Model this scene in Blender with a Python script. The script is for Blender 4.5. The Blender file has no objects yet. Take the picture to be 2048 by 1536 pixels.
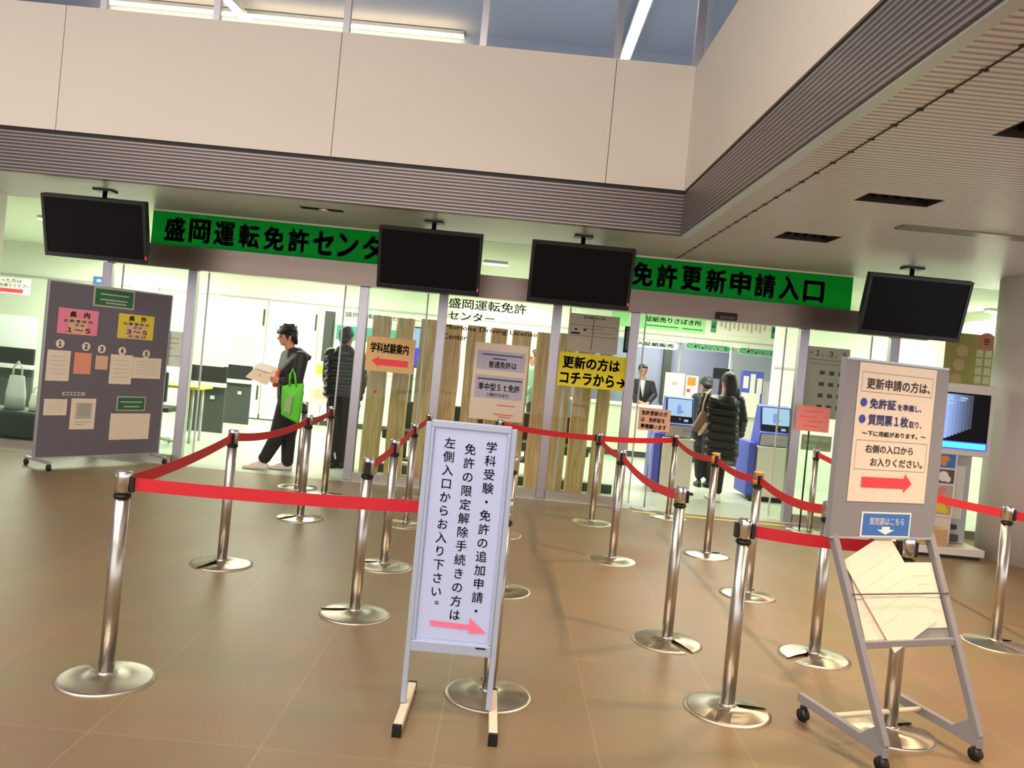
import bpy, bmesh, math, random
from mathutils import Vector, Matrix
random.seed(7)
SC = bpy.context.scene
COL = SC.collection

# ---------------------------------------------------------------- camera
FPX, ROLL, PITCH, YAW, CY, EYE = 1680.0, 0.09546, -0.008137, -0.004107, -31.41, 1.45
def _rot():
    B = Matrix(((1, 0, 0), (0, 0, -1), (0, 1, 0)))
    c, s = math.cos(YAW), math.sin(YAW); Yw = Matrix(((c, s, 0), (-s, c, 0), (0, 0, 1)))
    c, s = math.cos(PITCH), math.sin(PITCH); Pt = Matrix(((1, 0, 0), (0, c, s), (0, -s, c)))
    c, s = math.cos(ROLL), math.sin(ROLL); Rl = Matrix(((c, -s, 0), (s, c, 0), (0, 0, 1)))
    return Rl @ Pt @ B @ Yw
RW = _rot()
cd = bpy.data.cameras.new('camera'); cam = bpy.data.objects.new('camera', cd); COL.objects.link(cam)
cd.sensor_width = 36; cd.lens = FPX * 36 / 2048; cd.shift_y = CY / 2048; cd.clip_start = .05
Mx = Matrix((RW[0], -RW[1], -RW[2])).transposed().to_4x4(); Mx.translation = (0, 0, EYE)
cam.matrix_world = Mx; SC.camera = cam
def ray(px, py): return RW.transposed() @ Vector(((px - 1024) / FPX, (py - 768 - CY) / FPX, 1))
def at(px, py, Y):
    "point of the place at depth Y that the photo shows at (px, py)"
    d = ray(px, py); return d * (Y / d.y) + Vector((0, 0, EYE))
def fl(px, py, z=0.0):
    d = ray(px, py); return d * ((z - EYE) / d.z) + Vector((0, 0, EYE))

# ---------------------------------------------------------------- world, exposure, big lights
SC.view_settings.view_transform = 'Standard'; SC.view_settings.look = 'None'
SC.view_settings.gamma = 1.0; SC.view_settings.use_curve_mapping = False
SC.view_settings.exposure = 0.55
W = bpy.data.worlds.new('world'); SC.world = W; W.use_nodes = True
W.node_tree.nodes['Background'].inputs[0].default_value = (.98, .94, .94, 1)
W.node_tree.nodes['Background'].inputs[1].default_value = 1.15
def area(name, loc, size, power, color, rot=(0, 0, 0)):
    l = bpy.data.lights.new(name, 'AREA'); l.shape = 'RECTANGLE'; l.size, l.size_y = size
    l.energy = power; l.color = color
    o = bpy.data.objects.new(name, l); o.location = loc; o.rotation_euler = rot; COL.objects.link(o); return o
WARM = (1.0, .89, .78); COOL = (.96, 1.0, .85)
for i, (x, y) in enumerate(((-6, -1.5), (-5.5, 1.9), (-1.2, -1.5), (-1.4, 1.9))):
    area('lobby_lamp_light', (x, y, 5.85), (3.0, 1.4), 112, WARM)
area('wing_fill_light', (6.8, 4.2, .35), (2.5, 4.0), 48, (.96, .92, 1), (math.pi, 0, 0))  # added fill aimed up at the wing soffit, no fixture stands here
area('lobby_fill_light', (-7.2, 5.2, .35), (2.5, 4.0), 45, (1, .95, .88), (math.pi, 0, 0))  # second added fill, lifts the soffit strip before the glass; not a real lamp
area('upper_floor_fill', (-2, 10.2, 4.3), (11, 3.2), 62, (.93, .95, 1), (math.pi, 0, 0))  # invented upward fill that lightens the upper ceiling, no fixture behind it
area('cove_lamp_light', (-3.7, 12.0, 5.85), (5.2, .15), 16, (1, .66, .3), (math.pi, 0, 0))
for x, y, p in ((-6, 11.3, 185), (-3, 11.3, 130), (-3.2, 13.6, 70), (0, 11.8, 110), (3, 10.9, 100), (3, 13.2, 62), (6.2, 11.2, 110), (-6.5, 13.6, 125), (0, 14, 50), (3, 16.4, 120)):
    area('office_lamp_light', (x, y, 2.60), (1.6, .9), p * .54, COOL)

# ---------------------------------------------------------------- materials
def lin(h):
    h = h.lstrip('#'); r = []
    for i in (0, 2, 4):
        v = int(h[i:i + 2], 16) / 255
        r.append(v / 12.92 if v <= .04045 else ((v + .055) / 1.055) ** 2.4)
    return (*r, 1)
MATS = {}
def mat(name, col='#ffffff', rough=.5, metal=0.0, emit=None, es=0.0, noise=0.0, nscale=20.0, bump=0.0, spec=.5):
    if name in MATS: return MATS[name]
    m = bpy.data.materials.new(name); m.use_nodes = True; nt = m.node_tree; b = nt.nodes['Principled BSDF']
    b.inputs['Base Color'].default_value = lin(col); b.inputs['Roughness'].default_value = rough
    b.inputs['Metallic'].default_value = metal; b.inputs['Specular IOR Level'].default_value = spec
    if emit:
        b.inputs['Emission Color'].default_value = lin(emit); b.inputs['Emission Strength'].default_value = es
    if noise or bump:
        tc = nt.nodes.new('ShaderNodeTexCoord'); n = nt.nodes.new('ShaderNodeTexNoise')
        n.inputs['Scale'].default_value = nscale; n.inputs['Detail'].default_value = 5
        nt.links.new(tc.outputs['Object'], n.inputs['Vector'])
        if noise:
            mx = nt.nodes.new('ShaderNodeMix'); mx.data_type = 'RGBA'
            c = lin(col); mx.inputs[6].default_value = tuple(v * (1 - noise) for v in c[:3]) + (1,)
            mx.inputs[7].default_value = tuple(min(1, v * (1 + noise)) for v in c[:3]) + (1,)
            nt.links.new(n.outputs['Fac'], mx.inputs[0]); nt.links.new(mx.outputs[2], b.inputs['Base Color'])
        if bump:
            bp = nt.nodes.new('ShaderNodeBump'); bp.inputs['Strength'].default_value = bump; bp.inputs['Distance'].default_value = .01
            nt.links.new(n.outputs['Fac'], bp.inputs['Height']); nt.links.new(bp.outputs['Normal'], b.inputs['Normal'])
    MATS[name] = m; return m
def glass_mat(name, tint, refl=1.0):
    m = bpy.data.materials.new(name); m.use_nodes = True; nt = m.node_tree; nt.nodes.clear()
    o = nt.nodes.new('ShaderNodeOutputMaterial'); t = nt.nodes.new('ShaderNodeBsdfTransparent'); g = nt.nodes.new('ShaderNodeBsdfGlossy')
    t.inputs[0].default_value = tint; g.inputs['Roughness'].default_value = .02
    f = nt.nodes.new('ShaderNodeFresnel'); f.inputs[0].default_value = 1.45
    mu = nt.nodes.new('ShaderNodeMath'); mu.operation = 'MULTIPLY'; mu.inputs[1].default_value = refl
    x = nt.nodes.new('ShaderNodeMixShader'); nt.links.new(f.outputs[0], mu.inputs[0]); nt.links.new(mu.outputs[0], x.inputs[0])
    nt.links.new(t.outputs[0], x.inputs[1]); nt.links.new(g.outputs[0], x.inputs[2]); nt.links.new(x.outputs[0], o.inputs[0])
    MATS[name] = m; return m
GLASS = glass_mat('clear_glass', (.95, .985, .955, 1), .35); GLASS2 = glass_mat('balustrade_glass', (.86, .90, .92, 1), .6)
def nodes_of(m): return m.node_tree, m.node_tree.nodes['Principled BSDF']
def tile_floor():
    m = mat('lobby_tile', '#9b8262', .42); nt, b = nodes_of(m)
    tc = nt.nodes.new('ShaderNodeTexCoord'); mp = nt.nodes.new('ShaderNodeMapping')
    mp.inputs['Location'].default_value = (.137, -.53, 0)
    br = nt.nodes.new('ShaderNodeTexBrick'); br.offset = 0; br.inputs['Scale'].default_value = 1
    br.inputs['Brick Width'].default_value = .612; br.inputs['Row Height'].default_value = 1.22
    br.inputs['Mortar Size'].default_value = .0028; br.inputs['Mortar Smooth'].default_value = .3
    br.inputs['Color1'].default_value = lin('#866f4e'); br.inputs['Color2'].default_value = lin('#806a4a'); br.inputs['Mortar'].default_value = lin('#967f5c')
    nt.links.new(tc.outputs['Object'], mp.inputs[0]); nt.links.new(mp.outputs[0], br.inputs['Vector'])
    n = nt.nodes.new('ShaderNodeTexNoise'); n.inputs['Scale'].default_value = 2.2; n.inputs['Detail'].default_value = 7
    nt.links.new(tc.outputs['Object'], n.inputs['Vector'])
    mx = nt.nodes.new('ShaderNodeMix'); mx.data_type = 'RGBA'; mx.blend_type = 'OVERLAY'; mx.inputs[0].default_value = .22
    nt.links.new(br.outputs[0], mx.inputs[6]); nt.links.new(n.outputs['Color'], mx.inputs[7])
    hs = nt.nodes.new('ShaderNodeHueSaturation'); hs.inputs['Saturation'].default_value = .95; nt.links.new(mx.outputs[2], hs.inputs['Color'])
    nt.links.new(hs.outputs[0], b.inputs['Base Color'])
    n2 = nt.nodes.new('ShaderNodeTexNoise'); n2.inputs['Scale'].default_value = 90; nt.links.new(tc.outputs['Object'], n2.inputs['Vector'])
    bp = nt.nodes.new('ShaderNodeBump'); bp.inputs['Strength'].default_value = .12; bp.inputs['Distance'].default_value = .004
    nt.links.new(n2.outputs['Fac'], bp.inputs['Height']); nt.links.new(bp.outputs[0], b.inputs['Normal'])
    return m
def ribbed(name, col, dark, axis, pitch, duty, rough=.45, strength=.6):
    "metal cladding with ribs repeating along an axis"
    m = mat(name, col, rough); nt, b = nodes_of(m)
    tc = nt.nodes.new('ShaderNodeTexCoord'); sp = nt.nodes.new('ShaderNodeSeparateXYZ'); nt.links.new(tc.outputs['Object'], sp.inputs[0])
    d = nt.nodes.new('ShaderNodeMath'); d.operation = 'DIVIDE'; d.inputs[1].default_value = pitch; nt.links.new(sp.outputs[axis], d.inputs[0])
    f = nt.nodes.new('ShaderNodeMath'); f.operation = 'FRACT'; nt.links.new(d.outputs[0], f.inputs[0])
    pp = nt.nodes.new('ShaderNodeMath'); pp.operation = 'PINGPONG'; pp.inputs[1].default_value = .5; nt.links.new(f.outputs[0], pp.inputs[0])
    rp = nt.nodes.new('ShaderNodeMapRange'); rp.inputs[1].default_value = duty / 2 - .06; rp.inputs[2].default_value = duty / 2 + .06
    nt.links.new(pp.outputs[0], rp.inputs[0])
    mx = nt.nodes.new('ShaderNodeMix'); mx.data_type = 'RGBA'; mx.inputs[6].default_value = lin(dark); mx.inputs[7].default_value = lin(col)
    nt.links.new(rp.outputs[0], mx.inputs[0]); nt.links.new(mx.outputs[2], b.inputs['Base Color'])
    bp = nt.nodes.new('ShaderNodeBump'); bp.inputs['Strength'].default_value = strength; bp.inputs['Distance'].default_value = .006
    nt.links.new(rp.outputs[0], bp.inputs['Height']); nt.links.new(bp.outputs[0], b.inputs['Normal'])
    return m
def brushed_disc():
    m = mat('brushed_disc', '#c8bfae', .30, 1.0); nt, b = nodes_of(m)
    tg = nt.nodes.new('ShaderNodeTangent'); tg.direction_type = 'RADIAL'; tg.axis = 'Z'
    nt.links.new(tg.outputs[0], b.inputs['Tangent']); b.inputs['Anisotropic'].default_value = .85
    return m
def wood_mat():
    m = mat('pale_timber', '#b08d5c', .6); nt, b = nodes_of(m)
    tc = nt.nodes.new('ShaderNodeTexCoord'); mp = nt.nodes.new('ShaderNodeMapping'); mp.inputs['Scale'].default_value = (14, 14, .9)
    n = nt.nodes.new('ShaderNodeTexNoise'); n.inputs['Scale'].default_value = 2.4; n.inputs['Detail'].default_value = 6; n.inputs['Distortion'].default_value = .8
    oi = nt.nodes.new('ShaderNodeObjectInfo'); va = nt.nodes.new('ShaderNodeVectorMath'); va.operation = 'ADD'
    nt.links.new(tc.outputs['Object'], va.inputs[0]); nt.links.new(oi.outputs['Random'], va.inputs[1])
    nt.links.new(va.outputs[0], mp.inputs[0]); nt.links.new(mp.outputs[0], n.inputs['Vector'])
    cr = nt.nodes.new('ShaderNodeValToRGB'); e = cr.color_ramp.elements
    e[0].position = .3; e[0].color = lin('#cf9d68'); e[1].position = .7; e[1].color = lin('#f6d3a0')
    nt.links.new(n.outputs['Fac'], cr.inputs[0]); nt.links.new(cr.outputs[0], b.inputs['Base Color'])
    return m
def cloth_glow(name, col, trans):
    "thin sheet that lets light through from behind"
    m = bpy.data.materials.new(name); m.use_nodes = True; nt = m.node_tree; nt.nodes.clear()
    o = nt.nodes.new('ShaderNodeOutputMaterial'); d = nt.nodes.new('ShaderNodeBsdfDiffuse'); t = nt.nodes.new('ShaderNodeBsdfTranslucent'); x = nt.nodes.new('ShaderNodeMixShader')
    d.inputs[0].default_value = t.inputs[0].default_value = lin(col); x.inputs[0].default_value = trans
    nt.links.new(d.outputs[0], x.inputs[1]); nt.links.new(t.outputs[0], x.inputs[2]); nt.links.new(x.outputs[0], o.inputs[0])
    MATS[name] = m; return m
M = dict(
    tile=tile_floor(), vinyl=mat('office_vinyl', '#bcc3b2', .35, noise=.06, nscale=3),
    soffit=ribbed('ribbed_soffit', '#d6d0cf', '#9a9496', 'Y', .052, .36, .38, .8),
    louver=ribbed('ribbed_louver', '#958c89', '#5c5553', 'Z', .031, .42, .42, 1.0),
    louver2=ribbed('ribbed_louver_dark', '#958c89', '#5c5553', 'Z', .031, .42, .42, 1.0),
    parapet=mat('parapet_panel', '#e6dccf', .55, noise=.02, nscale=1.2), dark=mat('dark_gap', '#1c1917', .6),
    white=mat('white_wall', '#ecefdf', .6), office_ceiling=mat('office_ceiling', '#dfe3d2', .7), upper=mat('upper_grey', '#a9acb8', .7),
    steel=mat('satin_steel', '#c9c2b8', .28, 1.0), chrome=mat('chrome', '#d6d3cf', .16, 1.0), post=mat('post_steel', '#b8b4bb', .35, .9),
    header=mat('header_steel', '#8d7d73', .32, .85), disc=brushed_disc(), black=mat('black_plastic', '#111114', .4),
    screen=mat('dead_screen', '#0b0a0d', .45, spec=.12), red=mat('red_belt', '#d81f2e', .6, noise=.05, nscale=150), wood=wood_mat(),
    green=cloth_glow('green_banner', '#24bf54', .52), ink=mat('black_ink', '#0f1214', .7), ink2=mat('grey_ink', '#5c5a58', .8),
    blueink=mat('blue_ink', '#3d4fa8', .7), navy=mat('navy_ink', '#525a8c', .7), redink=mat('red_ink', '#ef4550', .7), pinkink=mat('pink_ink', '#ff7aa0', .7),
    paper=mat('white_paper', '#f3ece2', .8), paperwarm=mat('cream_paper', '#efdcc6', .8), papergrey=mat('grey_paper', '#bdb6a4', .8),
    pink=mat('pink_paper', '#f58da0', .8), yellow=mat('yellow_paper', '#f2e22c', .75), tan=mat('tan_paper', '#dcb47c', .8), orange=mat('orange_paper', '#f39a76', .8),
    yellow2=mat('deep_yellow_paper', '#e9cf45', .8), peach=mat('peach_paper', '#e8b897', .8), rose=mat('rose_paper', '#e58a86', .8), lav=mat('lavender_print', '#c3bccb', .8),
    gplate=mat('green_plate', '#2c6b43', .6), gpill=mat('green_pill', '#2f9a62', .55), gpale=mat('pale_green_sign', '#a8e8a0', .6), gtext=mat('green_ink', '#2f8a4a', .7),
    board=mat('grey_felt', '#6f6870', .9, noise=.05, nscale=200), alu=mat('aluminium', '#c3c6c8', .4, .6), easel=mat('grey_enamel', '#8f8b8c', .5),
    signwhite=mat('sign_white', '#c6d0f4', .5), signframe=mat('sign_frame', '#b6c0d6', .4, .2), footcream=mat('cream_enamel', '#e8d6bb', .5),
    blueplate=mat('blue_plate', '#3f74bd', .5), whiteink=mat('white_ink', '#f5f5f2', .6), kblue=mat('kiosk_blue', '#5560c8', .45), kcream=mat('kiosk_cream', '#e4decf', .5),
    kgrey=mat('kiosk_grey', '#b9b7b5', .5), lit=mat('lit_screen', '#203050', .3, emit='#b4d8f4', es=.62), litblue=mat('lit_blue', '#2020a0', .3, emit='#3a3cff', es=.8),
    litcyan=mat('lit_cyan', '#2090c0', .3, emit='#3cc8ff', es=1.4), litdim=mat('lit_figure', '#30406a', .3, emit='#6d86c0', es=.9), tube=mat('lamp_tube', '#ffffff', .4, emit='#fff6e6', es=7),
    warmtube=mat('warm_tube', '#ffffff', .4, emit='#ffe2b4', es=6), led=mat('red_led', '#ff2030', .4, emit='#ff2040', es=4),
    sofa=mat('dark_green_vinyl', '#2b352f', .6), desk=mat('yellow_desk', '#e6cf58', .5), boothdark=mat('booth_dark', '#3d423d', .6), boothgrey=mat('booth_grey', '#c6cbc9', .6), boothblack=mat('booth_black', '#151916', .6),
    skin=mat('skin', '#c98f73', .55), hair=mat('black_hair', '#120e0d', .5, noise=.3, nscale=60, bump=.5), jacket=mat('charcoal_jacket', '#242123', .6, noise=.25, nscale=14, bump=.4),
    trouser=mat('dark_trousers', '#221f1f', .8, noise=.2, nscale=20, bump=.3), shoe=mat('pale_shoe', '#e6d3c4', .6), puffer=mat('black_puffer', '#141416', .38, noise=.2, nscale=10, bump=.5),
    bag=mat('green_bag', '#5fd42a', .5, noise=.12, nscale=12, bump=.4), bagprint=mat('bag_print', '#a9bf86', .6), brownbag=mat('brown_leather', '#7c5a45', .45), suit=mat('dark_suit', '#1d1e26', .6), cream=mat('cream_strap', '#cdb8a0', .6),
    orangecloth=mat('orange_cloth', '#f0683a', .6), card=mat('cardboard', '#cda67c', .8), brown=mat('brown_poster', '#bfa566', .7), glossdark=mat('eye_dark', '#0c0808', .2), lip=mat('lip', '#a5604f', .5),
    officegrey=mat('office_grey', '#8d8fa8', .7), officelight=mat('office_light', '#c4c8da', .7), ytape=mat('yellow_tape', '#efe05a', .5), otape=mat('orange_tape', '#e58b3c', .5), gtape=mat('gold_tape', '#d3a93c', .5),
    teal=mat('teal_board', '#3f9a86', .6), columnm=mat('column_white', '#eae2dc', .55), grnshirt=mat('sage_shirt', '#7fa58c', .8), shadow_box=mat('lamp_housing', '#2a211b', .7))

# ---------------------------------------------------------------- mesh helpers
class MB:
    def __init__(s): s.bm = bmesh.new(); s.ms = []
    def mi(s, m):
        m = M[m] if isinstance(m, str) else m
        if m not in s.ms: s.ms.append(m)
        return s.ms.index(m)
    def faces(s, vs, fs, m, smooth=False):
        i = s.mi(m); bv = [s.bm.verts.new(v) for v in vs]
        for f in fs:
            try:
                fc = s.bm.faces.new([bv[k] for k in f]); fc.material_index = i; fc.smooth = smooth
            except ValueError: pass
        return s
    def box(s, x0, x1, y0, y1, z0, z1, m, T=None):
        vs = [Vector((x, y, z)) for z in (z0, z1) for x, y in ((x0, y0), (x1, y0), (x1, y1), (x0, y1))]
        if T: vs = [T @ v for v in vs]
        return s.faces(vs, [(3, 2, 1, 0), (4, 5, 6, 7), (0, 1, 5, 4), (1, 2, 6, 5), (2, 3, 7, 6), (3, 0, 4, 7)], m)
    def bar(s, p0, p1, w, h, m, up=(0, 0, 1)):
        p0, p1 = Vector(p0), Vector(p1); d = p1 - p0; L = d.length; d.normalize()
        a = d.cross(Vector(up))
        if a.length < 1e-4: a = d.cross(Vector((0, 1, 0)))
        a.normalize(); b = a.cross(d)
        T = Matrix((a, d, b)).transposed().to_4x4(); T.translation = p0
        return s.box(-w / 2, w / 2, 0, L, -h / 2, h / 2, m, T)
    def lathe(s, prof, m, c=(0, 0, 0), seg=24, T=None):
        vs, fs = [], []; n = len(prof)
        for k in range(seg):
            a = 2 * math.pi * k / seg
            for r, z in prof: vs.append(Vector((c[0] + r * math.cos(a), c[1] + r * math.sin(a), c[2] + z)))
        if T: vs = [T @ v for v in vs]
        for k in range(seg):
            k2 = (k + 1) % seg
            for j in range(n - 1): fs.append((k * n + j, k2 * n + j, k2 * n + j + 1, k * n + j + 1))
        if prof[-1][0] > 0: fs.append([k * n + n - 1 for k in range(seg)])
        if prof[0][0] > 0: fs.append([k * n for k in range(seg)][::-1])
        s.faces(vs, fs, m, True); return s
    def cyl(s, p0, p1, r, m, seg=16, r1=None):
        p0, p1 = Vector(p0), Vector(p1); d = p1 - p0
        T = d.to_track_quat('Z', 'Y').to_matrix().to_4x4(); T.translation = p0
        return s.lathe([(r, 0), (r if r1 is None else r1, d.length)], m, seg=seg, T=T)
    def tube(s, pts, r, m, seg=8):
        pts = [Vector(p) for p in pts]; vs, fs = [], []; prev = None
        for i, p in enumerate(pts):
            d = (pts[min(i + 1, len(pts) - 1)] - pts[max(i - 1, 0)]).normalized()
            a = prev - d * prev.dot(d) if prev else d.orthogonal()
            a.normalize(); prev = a; b = d.cross(a)
            for k in range(seg):
                t = 2 * math.pi * k / seg; vs.append(p + (a * math.cos(t) + b * math.sin(t)) * r)
        for i in range(len(pts) - 1):
            for k in range(seg): k2 = (k + 1) % seg; fs.append((i * seg + k, i * seg + k2, (i + 1) * seg + k2, (i + 1) * seg + k))
        fs += [list(range(seg))[::-1], [(len(pts) - 1) * seg + k for k in range(seg)]]
        return s.faces(vs, fs, m, True)
    def prism(s, poly, O, U, V, N, d, m):
        "extruded outline: poly of (u, v) in the frame O, U, V, thickness d along N"
        n = len(poly); O, U, V, N = map(Vector, (O, U, V, N))
        vs = [O + U * u + V * v for u, v in poly] + [O + U * u + V * v + N * d for u, v in poly]
        fs = [list(range(n))[::-1], list(range(n, 2 * n))] + [(i, (i + 1) % n, n + (i + 1) % n, n + i) for i in range(n)]
        return s.faces(vs, fs, m)
    def build(s, name, parent=None, bevel=0.0, shade=None, origin=None):
        bmesh.ops.recalc_face_normals(s.bm, faces=s.bm.faces)
        me = bpy.data.meshes.new(name); s.bm.to_mesh(me); s.bm.free()
        for m in s.ms: me.materials.append(m)
        o = bpy.data.objects.new(name, me); COL.objects.link(o)
        place(o, parent, origin)
        if bevel:
            b = o.modifiers.new('bevel', 'BEVEL'); b.width = bevel; b.segments = 2; b.limit_method = 'ANGLE'
        return o
WM = {}
def wm(o): return WM.get(o.name, Matrix.Identity(4))
def place(o, parent=None, origin=None):
    me = o.data
    if parent:
        me.transform(wm(parent).inverted()); o.parent = parent; WM[o.name] = wm(parent).copy()
    else:
        co = [v.co for v in me.vertices]
        if origin is None:
            lo = [min(c[i] for c in co) for i in range(3)]; hi = [max(c[i] for c in co) for i in range(3)]
            origin = ((lo[0] + hi[0]) / 2, (lo[1] + hi[1]) / 2, lo[2])
        T = Matrix.Translation(origin); me.transform(T.inverted()); o.location = origin; WM[o.name] = T
def thing(name, label, cat, loc, rz=0.0, group=None):
    o = bpy.data.objects.new(name, None); COL.objects.link(o); o.location = loc; o.rotation_euler = (0, 0, rz)
    WM[o.name] = Matrix.Translation(loc) @ Matrix.Rotation(rz, 4, 'Z'); o.empty_display_size = .1
    return tag(o, label, cat, group)
def tag(o, label, cat, group=None):
    o['label'] = label; o['category'] = cat
    if group: o['group'] = group
    return o
def struct(o, label=None):
    o['kind'] = 'structure'
    if label: o['label'] = label
    return o
def SB(name, x0, x1, y0, y1, z0, z1, m, label=None, zero=False, bevel=0):
    return struct(MB().box(x0, x1, y0, y1, z0, z1, m).build(name, origin=(0, 0, 0) if zero else None, bevel=bevel), label)

# ---- lettering
_GL = {}
def glyphs(txt, bold=0.0):
    bold = max(0.0, bold); k = txt
    if k not in _GL:
        c = bpy.data.curves.new('lettering', 'FONT'); c.body = txt; c.resolution_u = 3
        o = bpy.data.objects.new('lettering', c); COL.objects.link(o); bpy.context.view_layer.update()
        me = bpy.data.meshes.new_from_object(o.evaluated_get(bpy.context.evaluated_depsgraph_get()))
        _GL[k] = ([tuple(v.co[:2]) for v in me.vertices], [tuple(p.vertices) for p in me.polygons])
        bpy.data.objects.remove(o); bpy.data.curves.remove(c); bpy.data.meshes.remove(me)
    vs, fs = _GL[k]
    if bold < .004 or not vs: return vs, fs
    V, F = [], []
    for dx, dy in ((-bold, -bold), (bold, -bold), (-bold, bold), (bold, bold)):
        n = len(V); V += [(x + dx, y + dy) for x, y in vs]; F += [tuple(i + n for i in f) for f in fs]
    return V, F
class Sheet:
    "a flat frame: origin top left O, U to its right end, V down, N toward the reader; marks given in 0..1"
    def __init__(s, O, U, V):
        s.O, s.U, s.V = Vector(O), Vector(U), Vector(V); s.N = s.V.cross(s.U).normalized() * -1
        s.N = s.U.cross(s.V).normalized() * -1
        s.let, s.base = MB(), MB(); s.k = 0
    def p(s, u, v, d=0): return s.O + s.U * u + s.V * v + s.N * d
    def slab(s, m, t=.002, poly=((0, 0), (1, 0), (1, 1), (0, 1))):
        s.base.prism(poly, s.O - s.N * t, s.U, s.V, s.N, t, m); return s
    def rect(s, u0, v0, u1, v1, m, d=.0008, into=None):
        (into or s.base).faces([s.p(*q, d) for q in ((u0, v0), (u0, v1), (u1, v1), (u1, v0))], [(0, 1, 2, 3)], m); return s
    def poly(s, pts, m, d=.0012, into=None):
        (into or s.let).faces([s.p(u, v, d) for u, v in pts], [tuple(range(len(pts)))], m); return s
    def disc(s, u, v, r, m, d=.001, into=None, n=20):
        ru, rv = r / s.U.length, r / s.V.length
        return s.poly([(u + ru * math.cos(-2 * math.pi * k / n), v + rv * math.sin(-2 * math.pi * k / n)) for k in range(n)], m, d, into)
    def text(s, t, u0, v0, u1, v1, m='ink', bold=.012, d=.0016, into=None):
        vs, fs = glyphs(t, bold)
        if not vs: return s
        x0, x1 = min(v[0] for v in vs), max(v[0] for v in vs); y0, y1 = min(v[1] for v in vs), max(v[1] for v in vs)
        (into or s.let).faces([s.p(u0 + (x - x0) / max(x1 - x0, 1e-6) * (u1 - u0), v1 - (y - y0) / max(y1 - y0, 1e-6) * (v1 - v0), d) for x, y in vs], fs, m); return s
    def column(s, t, uc, v0, pitch, size, m='ink', bold=.012, d=.0016):
        "upright column of characters; size in metres"
        for k, ch in enumerate(t):
            vs, fs = glyphs(ch, bold)
            su, sv = size / s.U.length, size / s.V.length; vc = v0 + k * pitch
            ox = .5 if ch != '。' else .05; oy = .38 if ch != '。' else -.1
            s.let.faces([s.p(uc + (x - ox) * su, vc - (y - oy) * sv, d) for x, y in vs], fs, m)
        return s
    def lines(s, rows, m='ink2', h=.012):
        for u0, u1, v in rows: s.rect(u0, v - h / 2, u1, v + h / 2, m, .001)
        return s
    def done(s, name, label=None, cat=None, parent=None, group=None, lettering='lettering'):
        o = s.base.build(name, parent)
        if label: tag(o, label, cat, group)
        if len(s.let.bm.faces): s.let.build(lettering, o)
        else: s.let.bm.free()
        return o
def sheet_px(c, Y, up=False):
    "Sheet facing the lobby whose corners (TL, TR, BR, BL) the photo shows at c, lying at depth Y"
    a, b, cc, d = [at(x, y, Y) for x, y in c]
    x0, x1 = (a.x + d.x) / 2, (b.x + cc.x) / 2; z1, z0 = (a.z + b.z) / 2, (cc.z + d.z) / 2
    return Sheet((x0, Y, z1), (x1 - x0, 0, 0), (0, 0, z0 - z1))

# ================================================================ SETTING
FY, LY, LX, ZC = 9.15, 7.6, 1.43, 2.73
for k_ in ('louver', 'louver2'): M[k_].node_tree.nodes['Principled BSDF'].inputs['Metallic'].default_value = .75
SB('floor', -12, 12, -6, 9.0, -.1, 0, 'tile', zero=True)
SB('floor_office', -12, 12, 9.0, 20, -.1, 0, 'vinyl')
# soffit over the entrance, with openings for the recessed lamps
HOLES = [(2.17, 2.66, 5.33, 5.58), (2.17, 2.64, 6.92, 7.27), (2.17, 2.66, 3.72, 3.98), (2.17, 2.66, 2.1, 2.36)]
def holed(name, x0, x1, y0, y1, z, t, m, holes):
    xs = sorted({x0, x1, *[h[0] for h in holes], *[h[1] for h in holes]}); ys = sorted({y0, y1, *[h[2] for h in holes], *[h[3] for h in holes]})
    b = MB()
    for i in range(len(xs) - 1):
        for j in range(len(ys) - 1):
            cx, cy = (xs[i] + xs[i + 1]) / 2, (ys[j] + ys[j + 1]) / 2
            if any(h[0] < cx < h[1] and h[2] < cy < h[3] for h in holes): continue
            b.box(xs[i], xs[i + 1], ys[j], ys[j + 1], z, z + t, m)
    return struct(b.build(name, origin=(0, 0, 0)))
holed('ceiling_soffit_wing', LX + .06, 12, -6, FY, ZC, .06, 'soffit', HOLES)
holed('ceiling_soffit', -12, LX + .06, LY + .06, FY, ZC, .06, 'soffit', [(-2.14, -1.72, 8.02, 8.16)])
SB('ceiling_office', -12, 12, FY + .03, 20, ZC, ZC + .06, 'office_ceiling')
b = MB().box(1.695, 1.703, -6, FY, ZC - .004, ZC, 'dark')
for k in range(60): b.box(1.685, 1.713, -5.8 + k * .25, -5.78 + k * .25, ZC - .006, ZC, 'dark')
struct(b.build('trim_soffit_seam'))
struct(MB().box(LX + .01, LX + .075, -6, LY + .07, ZC - .015, ZC + .02, 'alu').build('trim_edge_flange'))
struct(MB().box(2.8, 4.6, 6.18, 6.34, ZC - .012, ZC, 'header').build('trim_slot_diffuser'))
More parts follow.
